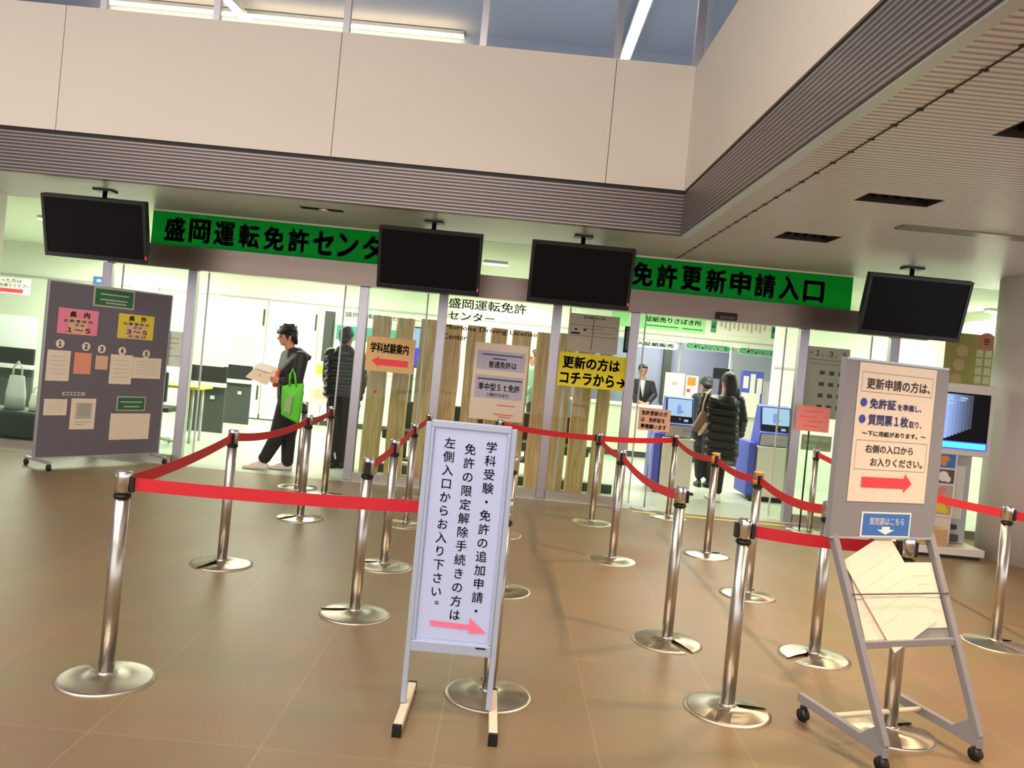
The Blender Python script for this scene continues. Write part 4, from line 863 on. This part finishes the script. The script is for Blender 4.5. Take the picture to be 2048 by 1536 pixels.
for r_ in range(4):
    for c_ in range(2): s.rect(.62 + c_ * .17, .27 + r_ * .16, .75 + c_ * .17, .40 + r_ * .16, 'paperwarm')
s.rect(0, .93, .4, 1, 'peach'); s.done('poster', 'brown poster with pale discs and a red seal above the terminal', 'poster')

# ================================================================ PEOPLE
_b = bmesh.new(); bmesh.ops.create_icosphere(_b, subdivisions=2, radius=1); ICO = [v.co.copy() for v in _b.verts]; _b.free()
def hull(bm, items, R=None):
    vs = []
    for c, r in items:
        c = Vector(c); r = Vector((r, r, r)) if isinstance(r, (int, float)) else Vector(r)
        for q in ICO:
            p = Vector((q.x * r.x, q.y * r.y, q.z * r.z)); vs.append(bm.verts.new(c + (R @ p if R else p)))
    bmesh.ops.convex_hull(bm, input=vs, use_existing_faces=False)
    bmesh.ops.delete(bm, geom=[v for v in bm.verts if not v.link_faces], context='VERTS')
class Blob:
    "overlapping tapered volumes fused into one continuous surface"
    def __init__(s): s.bm = bmesh.new()
    def h(s, *items, R=None):
        b = bmesh.new(); hull(b, items, R); me = bpy.data.meshes.new('t'); b.to_mesh(me); b.free(); s.bm.from_mesh(me); bpy.data.meshes.remove(me); return s
    def limb(s, pts, rs):
        for i in range(len(pts) - 1): s.h((pts[i], rs[i]), (pts[i + 1], rs[i + 1]))
        return s
    def build(s, name, m, parent, voxel=.009, smooth=4, dec=None):
        me = bpy.data.meshes.new(name); s.bm.to_mesh(me); s.bm.free(); o = bpy.data.objects.new(name, me); COL.objects.link(o)
        r = o.modifiers.new('r', 'REMESH'); r.mode = 'VOXEL'; r.voxel_size = voxel
        k = o.modifiers.new('s', 'SMOOTH'); k.iterations = smooth; k.factor = .5
        bpy.context.view_layer.update(); m2 = bpy.data.meshes.new_from_object(o.evaluated_get(bpy.context.evaluated_depsgraph_get()))
        bpy.data.objects.remove(o); bpy.data.meshes.remove(me)
        m2.name = name; m2.materials.clear(); m2.materials.append(M[m])
        for p in m2.polygons: p.use_smooth = True
        o = bpy.data.objects.new(name, m2); COL.objects.link(o); place(o, parent); return o
def hand(B, wrist, d, side, palm_n, curl=.6, sc=1.0):
    "palm, four unequal fingers and a thumb; d points along the hand, palm_n out of the palm, side toward the thumb"
    d, side, pn = Vector(d).normalized(), Vector(side).normalized(), Vector(palm_n).normalized(); w = Vector(wrist); r = .0085 * sc
    k = w + d * .085 * sc
    B.h((w, .022 * sc), (k + side * .030 * sc, .013 * sc), (k - side * .030 * sc, .012 * sc))
    for f, (off, ln) in enumerate(((.029, .070), (.010, .078), (-.010, .072), (-.029, .056))):
        p = k + side * off * sc; q = p + (d * math.cos(curl * .5) + pn * math.sin(curl * .5)) * ln * .45 * sc; e = q + (d * math.cos(curl * 1.5) + pn * math.sin(curl * 1.5)) * ln * .35 * sc; g = e + (d * math.cos(curl * 2.4) + pn * math.sin(curl * 2.4)) * ln * .25 * sc
        B.limb([p, q, e, g], [r, r * .95, r * .88, r * .75])
    p = w + d * .03 * sc + side * .022 * sc; q = p + (d * .6 + side * .7 + pn * .25).normalized() * .04 * sc; e = q + (d * .9 + side * .1 + pn * .5).normalized() * .03 * sc
    B.limb([p, q, e], [.012 * sc, .0105 * sc, .0085 * sc])
def head(B, c, f, up=Vector((0, 0, 1)), sc=1.0):
    "head with jaw, nose and ears; c the skull centre, f the facing direction"
    f = Vector(f).normalized(); l = Vector(up).cross(f).normalized(); u = f.cross(l)
    R = Matrix((f, l, u)).transposed(); P_ = lambda a, b, z: Vector(c) + (f * a + l * b + u * z) * sc
    B.h((P_(0, 0, .025), (.098 * sc, .076 * sc, .095 * sc)), R=R)
    B.h((P_(.02, 0, -.01), (.075 * sc, .068 * sc, .08 * sc)), (P_(.055, 0, -.085), (.032 * sc, .034 * sc, .026 * sc)), (P_(-.01, .05, -.05), .02 * sc), (P_(-.01, -.05, -.05), .02 * sc), R=R)
    B.h((P_(.090, 0, .012), .008 * sc), (P_(.112, 0, -.028), .011 * sc), (P_(.088, 0, -.034), .016 * sc))
    B.h((P_(.082, 0, -.064), (.012 * sc, .024 * sc, .009 * sc)), R=R)
    for e in (1, -1):
        B.h((P_(-.012, .074 * e, -.012), (.018 * sc, .010 * sc, .030 * sc)), R=R); B.h((P_(.078, .032 * e, .016), (.014 * sc, .02 * sc, .007 * sc)), R=R)
    return P_, R
def face_parts(P_, R, root, sc=1.0):
    for e in (1, -1):
        b = MB(); T = Matrix.Translation(P_(.083, .030 * e, -.002)) @ R.to_4x4() @ Matrix.Diagonal((.012 * sc, .013 * sc, .008 * sc, 1)); b.lathe([(0, -1), (.7, -.7), (1, 0), (.7, .7), (0, 1)], 'glossdark', seg=12, T=T); b.build('eye', root)
        b = MB(); T = Matrix.Translation(P_(.090, .032 * e, .022)) @ R.to_4x4(); b.box(-.006, .006, -.018, .018, -.003, .004, 'hair', T); b.build('eyebrow', root, .002)
    b = MB(); T = Matrix.Translation(P_(.091, 0, -.064)) @ R.to_4x4() @ Matrix.Diagonal((.010 * sc, .020 * sc, .006 * sc, 1)); b.lathe([(0, -1), (.7, -.7), (1, 0), (.7, .7), (0, 1)], 'lip', seg=12, T=T); b.build('mouth', root)
def shoe(root, heel, toe, m='shoe', w=.042, h=.075):
    heel, toe = Vector(heel), Vector(toe); B = Blob(); B.h((heel + Vector((0, 0, .032)), (.034, .034, .032)), (heel.lerp(toe, .6) + Vector((0, 0, .026)), (.045, .045, .026)), (toe + Vector((0, 0, .024)), (.03, .034, .022)))
    B.h((heel + Vector((0, 0, .04)), .034), (heel.lerp(toe, .25) + Vector((0, 0, h)), .036)); B.h((heel.lerp(toe, .2) + Vector((0, 0, h)), .034), (heel.lerp(toe, .7) + Vector((0, 0, .035)), .03)); o = B.build('shoe', m, root, .007, 3)
    S_ = Blob(); S_.h((heel + Vector((0, 0, .010)), (.037, .037, .010)), (heel.lerp(toe, .6) + Vector((0, 0, .010)), (.047, .047, .010)), (toe + Vector((0, 0, .010)), (.033, .036, .010))); S_.build('sole', 'kgrey' if m in ('shoe', 'white') else 'boothblack', o, .006, 1); return o

# ---- the walking man: facing and stepping to the photo's left, papers in hand
YM = 9.32
def J(px, py, dy=0.0): return at(px, py, YM + dy)
t = thing('person', 'person in charcoal hooded jacket walking and holding open papers, green bag on the arm', 'person', (-2.45, YM, 0))
hc = J(575, 672); fd = Vector((-.86, -.52, -.12))
shN, shF = J(603, 716, -.15), J(575, 712, .16); neck = J(584, 696, .02); hipN, hipF = J(586, 808, -.09), J(574, 808, .09)
elN, wrN = J(592, 770, -.22), J(562, 763, -.30); elF, wrF = J(560, 765, .16), J(545, 757, -.06)
knF, anF = J(552, 878, -.05), J(527, 921, -.06); knN, anN = J(577, 874, .08), J(574, 929, .08)
B = Blob(); Ph, Rh = head(B, hc, fd, sc=.96)
B.limb([hc - Vector((-.01, 0, .05)), neck - Vector((0, 0, .05))], [.055, .06])
B.h((shN, .05), (shF, .05), (J(583, 740), (.10, .12, .08))); B.h((J(583, 740), (.10, .12, .08)), (hipN, .07), (hipF, .07))
B.limb([shN, elN, wrN], [.05, .04, .028]); B.limb([shF, elF, wrF], [.05, .04, .028])
B.limb([hipN, knN, anN], [.085, .055, .038]); B.limb([hipF, knF, anF], [.085, .055, .038])
hand(B, wrN, (-.9, -.1, .1), (0, 0, 1), (0, .9, 0), .75, .95); hand(B, wrF, (-.9, -.15, .05), (0, 0, 1), (.1, -.9, 0), .5, .95)
B.build('body', 'skin', t, .0075, 2); face_parts(Ph, Rh, t, .96)
H = Blob(); H.h((Ph(-.018, 0, .042), (.102, .086, .098)), R=Rh); H.h((Ph(-.055, 0, -.01), (.06, .078, .075)), R=Rh)
for k in range(9):
    a = -1.2 + k * .3; H.h((Ph(.03, .062 * math.sin(a), .075), .045), (Ph(.094, .078 * math.sin(a), .040 + .012 * (k % 2)), .013))
H.h((Ph(-.01, 0, .075), (.098, .088, .070)), R=Rh); H.h((Ph(-.05, 0, .035), (.072, .090, .085)), R=Rh)
for k in range(7):
    a = -1.2 + k * .4; H.h((Ph(-.055, .06 * math.sin(a), .0), .045), (Ph(-.085, .075 * math.sin(a), -.075 - .014 * (k % 2)), .016))
random.seed(3)
for k in range(26):
    a = random.uniform(0, 6.28); e_ = random.uniform(.15, 1.2); q = (math.cos(a) * math.cos(e_), math.sin(a) * math.cos(e_), math.sin(e_))
    H.h((Ph(-.015 + .075 * q[0], .068 * q[1], .06 + .072 * q[2]), .022), (Ph(-.015 + .11 * q[0] + random.uniform(-.02, .02), .095 * q[1] + random.uniform(-.02, .02), .055 + .094 * q[2]), .010))
for e in (1, -1): H.h((Ph(.02, .07 * e, .03), .022), (Ph(.025, .074 * e, -.03), .010))
H.build('hair', 'hair', t, .007, 2)
K = Blob(); K.h((shN, .075), (shF, .075), (J(581, 745), (.135, .17, .10))); K.h((J(581, 745), (.135, .17, .10)), (J(581, 788), (.145, .175, .06)))
K.h((neck + Vector((.03, 0, -.03)), (.085, .10, .045)), (J(592, 722), (.11, .14, .06)))
K.limb([shN, elN, wrN + Vector((.02, 0, 0))], [.078, .066, .05]); K.limb([shF, elF, wrF + Vector((.03, 0, 0))], [.078, .064, .048])
K.h((J(596, 702, .02), (.06, .10, .045)), (J(613, 716, .02), (.05, .085, .035)))      # hood lying on the back
K.h((J(606, 706, .02), (.03, .07, .03)), (J(619, 714, .02), (.022, .05, .02)))
K.build('jacket', 'jacket', t, .009, 3)
K = Blob(); K.h((J(556, 748, -.20), (.028, .05, .05)), (J(550, 768, -.20), (.03, .05, .04))); K.build('orange_lining', 'orangecloth', t, .007, 2)
K = Blob(); K.h((J(580, 790), (.14, .155, .06)), (hipN, .105), (hipF, .105)); K.limb([hipN, knN, anN + Vector((0, 0, .03))], [.112, .082, .068]); K.limb([hipF, knF, anF + Vector((.01, 0, .03))], [.112, .085, .068])
K.h((anF + Vector((.01, 0, .05)), (.07, .07, .03)), (anF + Vector((.0, 0, .02)), (.06, .06, .02))); K.h((anN + Vector((0, 0, .05)), (.07, .07, .03)), (anN + Vector((0, 0, .02)), (.06, .06, .02)))
K.build('trousers', 'trouser', t, .009, 3)
g1 = J(527, 935, -.06); g2 = J(574, 940, .08)
shoe(t, (anF.x + .03, anF.y, .005), (anF.x - .19, anF.y - .03, .0)); shoe(t, (anN.x + .03, anN.y, .0), (anN.x - .17, anN.y - .05, .0))
# open papers in his hands
t = thing('open_papers', 'open white papers held by the walking man', 'paper', J(525, 745, -.1)); b = MB()
a0, a1, a2, a3 = J(491, 754, -.12), J(533, 770, -.24), J(556, 737, -.02), J(520, 726, .05); mid0, mid1 = (a0 + a1) / 2 + Vector((0, 0, .02)), (a2 + a3) / 2
up = Vector((0, 0, .003))
b.prism([(0, 0), (1, 0), (1, 1), (0, 1)], a0, a1 - a0, a3 - a0, (a1 - a0).cross(a3 - a0).normalized() * .003, 1, 'paperwarm'); b.build('lower_leaf', t)
b = MB(); b.prism([(0, 0), (1, 0), (1, 1), (0, 1)], a3 + Vector((0, 0, .006)), a2 - a3, (a0 - a3) * .55 + Vector((0, 0, .03)), Vector((0, 0, .002)), 1, 'paper'); b.build('upper_leaf', t)
s = Sheet(a3.lerp(a0, .35), (a2 - a3), (a0 - a3) * .6); b = MB()
# green tote bag
t = thing('tote_bag', 'bright green tote bag hanging from the arm of the walking man', 'bag', J(585, 840, -.3)); B = Blob(); yb = -.31
B.h((J(566, 771, yb), .014), (J(606, 769, yb), .014), (J(568, 828, yb), (.03, .05, .02)), (J(594, 842, yb), (.03, .05, .02)), (J(585, 800, yb), (.06, .06, .08)), (J(601, 815, yb), .02)); B.build('body', 'bag', t, .008, 3)
for dy in (-.035, .03): MB().tube([J(579, 772, yb + dy), J(580, 750, yb + dy * .7), J(586, 737, yb + .06), J(590, 750, yb + dy * .6), J(592, 772, yb + dy)], .011, 'bag').build('strap', t)
b = MB(); q = [J(570, 795, yb - .078), J(585, 792, yb - .09), J(580, 828, yb - .075), J(567, 822, yb - .06)]; b.faces([*q, *[v + Vector((0, .012, 0)) for v in q]], [(3, 2, 1, 0), (4, 5, 6, 7), (0, 1, 5, 4), (1, 2, 6, 5), (2, 3, 7, 6), (3, 0, 4, 7)], 'bagprint'); b.build('printed_patch', t)

# ---- man in black seen from behind
YM = 9.95
t = thing('person', 'person in black padded jacket seen from behind by the glass post', 'person', (-1.95, YM, 0))
hc = J(694, 674); fd = Vector((.35, .93, 0)); shL, shR = J(662, 708), J(722, 716); neck = J(692, 694)
B = Blob(); Ph, Rh = head(B, hc, fd); B.limb([hc - Vector((0, 0, .06)), neck - Vector((0, 0, .06))], [.058, .062])
hpL, hpR = J(672, 808), J(702, 810); knL, knR = J(668, 876, -.02), J(692, 880, .05); anL, anR = J(662, 930, -.03), J(685, 935, .05)
elL, elR, wrL, wrR = J(656, 752, .02), J(724, 762, .02), J(660, 790, .12), J(716, 795, .15)
B.h((shL, .05), (shR, .05), (J(688, 760), (.13, .09, .09))); B.h((J(688, 760), (.13, .09, .09)), (hpL, .08), (hpR, .08)); B.limb([shL, elL, wrL], [.05, .04, .028]); B.limb([shR, elR, wrR], [.05, .04, .028])
B.limb([hpL, knL, anL], [.085, .055, .04]); B.limb([hpR, knR, anR], [.085, .055, .04]); hand(B, wrL, (0, .2, -1), (.5, .8, 0), (1, 0, 0), .6); hand(B, wrR, (0, .2, -1), (-.5, .8, 0), (-1, 0, 0), .6)
B.build('body', 'skin', t, .0075, 2); face_parts(Ph, Rh, t)
H = Blob(); H.h((Ph(-.018, 0, .035), (.104, .088, .10)), R=Rh); H.h((Ph(-.06, 0, -.03), (.045, .07, .06)), R=Rh); H.build('hair', 'hair', t, .008, 2)
K = Blob()
K.h((J(668, 722), (.09, .10, .08)), (J(711, 724), (.09, .10, .08)), (J(664, 786), (.08, .10, .05)), (J(706, 790), (.08, .10, .05)))
for k, py in enumerate((716, 731, 746, 761, 776, 788)): K.h((J(666 - k * 1.0, py, 0), (.095, .128, .055)), (J(712 - k * 1.2, py + 4, 0), (.095, .128, .055)))
for a, e, w in ((shL, elL, wrL), (shR, elR, wrR)): K.limb([a, e, w.lerp(e, .1)], [.08, .07, .052])
for a, e, w in ((shL, elL, wrL), (shR, elR, wrR)):
    for k in range(6): f = k / 5; q = a.lerp(e, f * 2) if f < .5 else e.lerp(w, f * 2 - 1); K.h((q, (.085 - .02 * f,) * 2 + (.06,)))
K.h((neck + Vector((0, -.05, -.03)), (.11, .07, .06)), (J(690, 708, -.10), (.14, .05, .05))); K.build('jacket', 'puffer', t, .009, 2)
K = Blob(); K.h((J(686, 795), (.16, .12, .06)), (hpL, .11), (hpR, .11)); K.limb([hpL, knL, anL], [.115, .085, .07]); K.limb([hpR, knR, anR], [.115, .085, .07]); K.build('trousers', 'trouser', t, .009, 3)
shoe(t, (anL.x, anL.y - .06, 0), (anL.x + .02, anL.y + .18, 0), 'black'); shoe(t, (anR.x, anR.y - .06, 0), (anR.x + .06, anR.y + .17, 0), 'black')
b = MB()
for k in range(1): b.bar(J(671, 918, -.10), J(669, 905, -.10), .03, .012, 'white')
b.build('shoe_tag', t)

# ---- woman in the long padded coat, walking away
YM = 10.15
t = thing('person', 'person with long black hair in a knee length black padded coat seen from behind', 'person', (2.65, YM, 0))
hc = J(1456, 764, .02); fd = Vector((-.35, .93, -.05)); shL, shR = J(1413, 795), J(1478, 802); neck = J(1452, 786)
hpL, hpR = J(1426, 875), J(1456, 878); knL, knR = J(1428, 925, .03), J(1441, 930, .02); anL, anR = J(1424, 975, .12), J(1436, 982, -.02)
elL, elR, wrL, wrR = J(1401, 835, .05), J(1485, 840, .04), J(1405, 850, .25), J(1480, 868, .18)
B = Blob(); Ph, Rh = head(B, hc, fd, sc=.93); B.limb([hc - Vector((0, 0, .05)), neck - Vector((0, 0, .06))], [.05, .055])
B.h((shL, .045), (shR, .045), (J(1443, 835), (.11, .08, .09))); B.h((J(1443, 835), (.11, .08, .09)), (hpL, .08), (hpR, .08)); B.limb([shL, elL, wrL], [.045, .036, .025]); B.limb([shR, elR, wrR], [.045, .036, .025])
B.limb([hpL, knL, anL], [.08, .05, .034]); B.limb([hpR, knR, anR], [.08, .05, .034]); hand(B, wrL, (0, .9, -.1), (.2, 0, 1), (1, 0, 0), .6, .9); hand(B, wrR, (-.1, .7, -.6), (-.4, .6, .3), (-1, 0, 0), .6, .9)
B.build('body', 'skin', t, .0075, 2); face_parts(Ph, Rh, t, .93)
H = Blob(); H.h((Ph(-.02, 0, .035), (.105, .088, .10)), R=Rh); H.h((Ph(-.06, 0, .02), (.065, .085, .08)), (Ph(-.075, -.02, -.13), (.05, .095, .07)), R=Rh); H.h((Ph(-.05, -.06, -.05), .045), (Ph(-.05, -.09, -.19), .03))
for k in range(9):
    a = -1 + k * .25; H.h((Ph(-.085, -.02 + .075 * a, -.10), .03), (Ph(-.10 - .012 * (k % 2), -.02 + .10 * a, -.205 - .018 * (k % 3)), .012))
H.build('hair', 'hair', t, .008, 2)
K = Blob(); rows = [(800, 1412, 1478), (816, 1409, 1478), (832, 1409, 1477), (848, 1410, 1475), (864, 1409, 1474), (880, 1407, 1474), (896, 1405, 1473), (911, 1404, 1472)]
K.h((J(1424, 804), (.08, .11, .08)), (J(1466, 808), (.08, .11, .08)), (J(1420, 905), (.10, .118, .06)), (J(1460, 910), (.10, .118, .06)))
for py, a, c in rows: K.h((J(a + 12, py, 0), (.083, .142, .062)), (J(c - 12, py + 6, 0), (.083, .142, .062)))
for a, e, w in ((shL, elL, wrL), (shR, elR, wrR)): K.limb([a, e, w.lerp(e, .1)], [.074, .064, .05])
for a, e, w in ((shL, elL, wrL), (shR, elR, wrR)):
    for k in range(7): f = k / 6; q = a.lerp(e, f * 2) if f < .5 else e.lerp(w, f * 2 - 1); K.h((q, (.078 - .018 * f,) * 2 + (.055,)))
K.h((neck + Vector((0, -.07, -.06)), (.12, .07, .05)), (J(1452, 806, -.13), (.13, .05, .05))); K.build('coat', 'puffer', t, .009, 2)
K = Blob(); K.limb([hpL, knL, anL], [.10, .062, .045]); K.limb([hpR, knR, anR], [.10, .062, .045]); K.build('leggings', 'trouser', t, .008, 2)
shoe(t, (anR.x, anR.y - .05, .0), (anR.x - .02, anR.y + .16, 0), 'white'); shoe(t, (anL.x, anL.y - .05, .0), (anL.x - .02, anL.y + .16, 0), 'white')
t = thing('shoulder_bag', 'brown shoulder bag on the woman with the long black coat', 'bag', J(1400, 860, -.12)); B = Blob(); B.h((J(1406, 826, -.16), (.035, .05, .03)), (J(1392, 855, -.14), (.05, .055, .05)), (J(1409, 862, -.15), (.035, .05, .04))); B.build('body', 'brownbag', t, .008, 3)
B = Blob(); B.limb([J(1399, 868, -.19), J(1412, 848, -.21)], [.022, .02]); B.build('rolled_flap', 'cream', t, .007, 2); MB().tube([J(1404, 828, -.15), J(1407, 808, -.16), J(1413, 790, -.13), J(1421, 780, .0), J(1420, 790, .13)], .010, 'cream').build('strap', t)
# ---- visitor bent over beside her
YM = 11.4
t = thing('person', 'person in a dark coat bending beside the long haired woman', 'person', (2.75, YM, 0)); hc = J(1412, 772); fd = Vector((-.2, .75, -.6))
shL, shR, neck = J(1394, 797), J(1424, 800, .1), J(1410, 786, .02); hpL, hpR = J(1400, 862, -.1), J(1420, 864, -.1); knL, knR, anL, anR = J(1399, 905), J(1418, 906), J(1398, 950), J(1416, 951)
B = Blob(); Ph, Rh = head(B, hc, fd, Vector((0, .6, .8))); B.limb([hc, neck, J(1409, 815)], [.055, .055, .08]); B.h((shL, .05), (shR, .05), (J(1410, 840, -.05), (.12, .09, .08))); B.h((J(1410, 840, -.05), (.12, .09, .08)), (hpL, .08), (hpR, .08))
elL, wrL = J(1384, 822, .1), J(1388, 830, .35); elR, wrR = J(1432, 825, .15), J(1428, 830, .4); B.limb([shL, elL, wrL], [.05, .04, .028]); B.limb([shR, elR, wrR], [.05, .04, .028]); hand(B, wrL, (0, 1, 0), (1, 0, 0), (0, 0, -1)); hand(B, wrR, (0, 1, 0), (-1, 0, 0), (0, 0, -1))
B.limb([hpL, knL, anL], [.085, .055, .04]); B.limb([hpR, knR, anR], [.085, .055, .04]); B.build('body', 'skin', t, .0085, 2); face_parts(Ph, Rh, t)
H = Blob(); H.h((Ph(-.02, 0, .035), (.108, .092, .104)), R=Rh); H.h((Ph(-.06, 0, -.02), (.05, .075, .07)), R=Rh); H.build('hair', 'hair', t, .009, 2)
K = Blob(); K.h((shL, .08), (shR, .08), (J(1410, 840, -.05), (.17, .13, .1))); K.h((J(1410, 840, -.05), (.17, .13, .1)), (J(1408, 885, -.06), (.18, .14, .06))); K.limb([shL, elL, wrL], [.08, .065, .05]); K.limb([shR, elR, wrR], [.08, .065, .05]); K.build('coat', 'suit', t, .01, 3)
K = Blob(); K.limb([hpL, knL, anL], [.11, .08, .06]); K.limb([hpR, knR, anR], [.11, .08, .06]); K.build('trousers', 'trouser', t, .01, 2); shoe(t, (anL.x, anL.y - .06, 0), (anL.x, anL.y + .17, 0), 'black'); shoe(t, (anR.x, anR.y - .06, 0), (anR.x, anR.y + .17, 0), 'black')
# ---- clerk behind the counter
YM = 15.35
t = thing('person', 'person in a dark suit and lanyard standing behind the counter', 'person', (2.45, YM, 0)); hc = J(1286, 741); fd = Vector((.05, -.95, -.25)); shL, shR, neck = J(1268, 764), J(1302, 768), J(1285, 757)
B = Blob(); Ph, Rh = head(B, hc, fd); B.limb([hc - Vector((0, 0, .05)), neck - Vector((0, 0, .06))], [.055, .058]); B.h((shL, .05), (shR, .05), (J(1284, 790), (.12, .08, .08))); hp = [J(1276, 815), J(1292, 817)]
B.h((J(1284, 790), (.12, .08, .08)), (hp[0], .08), (hp[1], .08)); ar = [(shL, J(1264, 788, -.1), J(1278, 803, -.36)), (shR, J(1308, 790, -.1), J(1296, 806, -.36))]
for a, e, w in ar: B.limb([a, e, w], [.05, .04, .028]); hand(B, w, (0 + (.4 if a is shL else -.4), -.8, -.15), (.7 if a is shL else -.7, .3, .2), (0, 0, -1), .5)
for q in hp: B.limb([q, q + Vector((0, 0, -.40)), Vector((q.x, q.y, .06))], [.085, .055, .04])
B.build('body', 'skin', t, .0085, 2); face_parts(Ph, Rh, t); H = Blob(); H.h((Ph(-.02, 0, .042), (.102, .088, .096)), R=Rh); H.h((Ph(.06, 0, .085), (.035, .06, .025)), R=Rh); H.build('hair', 'hair', t, .009, 2)
K = Blob(); K.h((shL, .075), (shR, .075), (J(1284, 795), (.17, .11, .09))); K.h((J(1284, 795), (.17, .11, .09)), (J(1284, 815), (.17, .12, .05)))
for a, e, w in ar: K.limb([a, e, w.lerp(e, .15)], [.078, .066, .05])
K.build('suit_jacket', 'suit', t, .01, 3); K = Blob()
for q in hp: K.limb([q, q + Vector((0, 0, -.40)), Vector((q.x, q.y, .08))], [.105, .08, .065])
K.build('trousers', 'suit', t, .01, 2); b = MB(); b.faces([J(1279, 760, -.155), J(1292, 761, -.155), J(1285, 795, -.165)], [(0, 1, 2)], 'white'); b.build('shirt_front', t)
MB().tube([J(1279, 760, -.16), J(1284, 792, -.18), J(1291, 761, -.16)], .008, 'navy').build('lanyard', t)
for q in hp: shoe(t, (q.x, q.y + .06, 0), (q.x, q.y - .17, 0), 'black')
# ---- person half hidden behind the timbers
YM = 12.3
t = thing('person', 'person in a sage green top half hidden behind the timber posts', 'person', (.45, YM, 0)); hc = J(1071, 716); fd = Vector((-.9, -.3, -.1)); shL, shR, neck = J(1060, 742, -.15), J(1074, 742, .15), J(1072, 731)
B = Blob(); Ph, Rh = head(B, hc, fd); B.limb([hc - Vector((0, 0, .05)), neck - Vector((0, 0, .06))], [.055, .058]); B.h((shL, .05), (shR, .05), (J(1068, 775), (.09, .12, .08))); hp = [J(1066, 812, -.08), J(1066, 812, .08)]; B.h((J(1068, 775), (.09, .12, .08)), (hp[0], .08), (hp[1], .08))
ar = [(shL, J(1062, 775, -.2), J(1048, 790, -.22)), (shR, J(1074, 775, .2), J(1060, 792, .2))]
for a, e, w in ar: B.limb([a, e, w], [.05, .04, .028]); hand(B, w, (-1, 0, 0), (0, 0, 1), (0, 1, 0))
for q in hp: B.limb([q, q + Vector((0, 0, -.40)), Vector((q.x, q.y, .06))], [.085, .055, .04])
B.build('body', 'skin', t, .0085, 2); face_parts(Ph, Rh, t); H = Blob(); H.h((Ph(-.02, 0, .04), (.102, .088, .098)), R=Rh); H.h((Ph(-.06, 0, -.02), (.05, .07, .06)), R=Rh); H.build('hair', 'hair', t, .009, 2)
K = Blob(); K.h((shL, .075), (shR, .075), (J(1068, 780), (.12, .16, .1))); K.h((J(1068, 780), (.12, .16, .1)), (J(1066, 808), (.13, .16, .06)))
for a, e, w in ar: K.limb([a, e, w.lerp(e, .2)], [.075, .062, .05])
K.build('shirt', 'grnshirt', t, .01, 3); K = Blob()
for q in hp: K.limb([q, q + Vector((0, 0, -.40)), Vector((q.x, q.y, .08))], [.105, .08, .065])
K.build('trousers', 'trouser', t, .01, 2)
for q in hp: shoe(t, (q.x + .06, q.y, 0), (q.x - .17, q.y, 0), 'black')
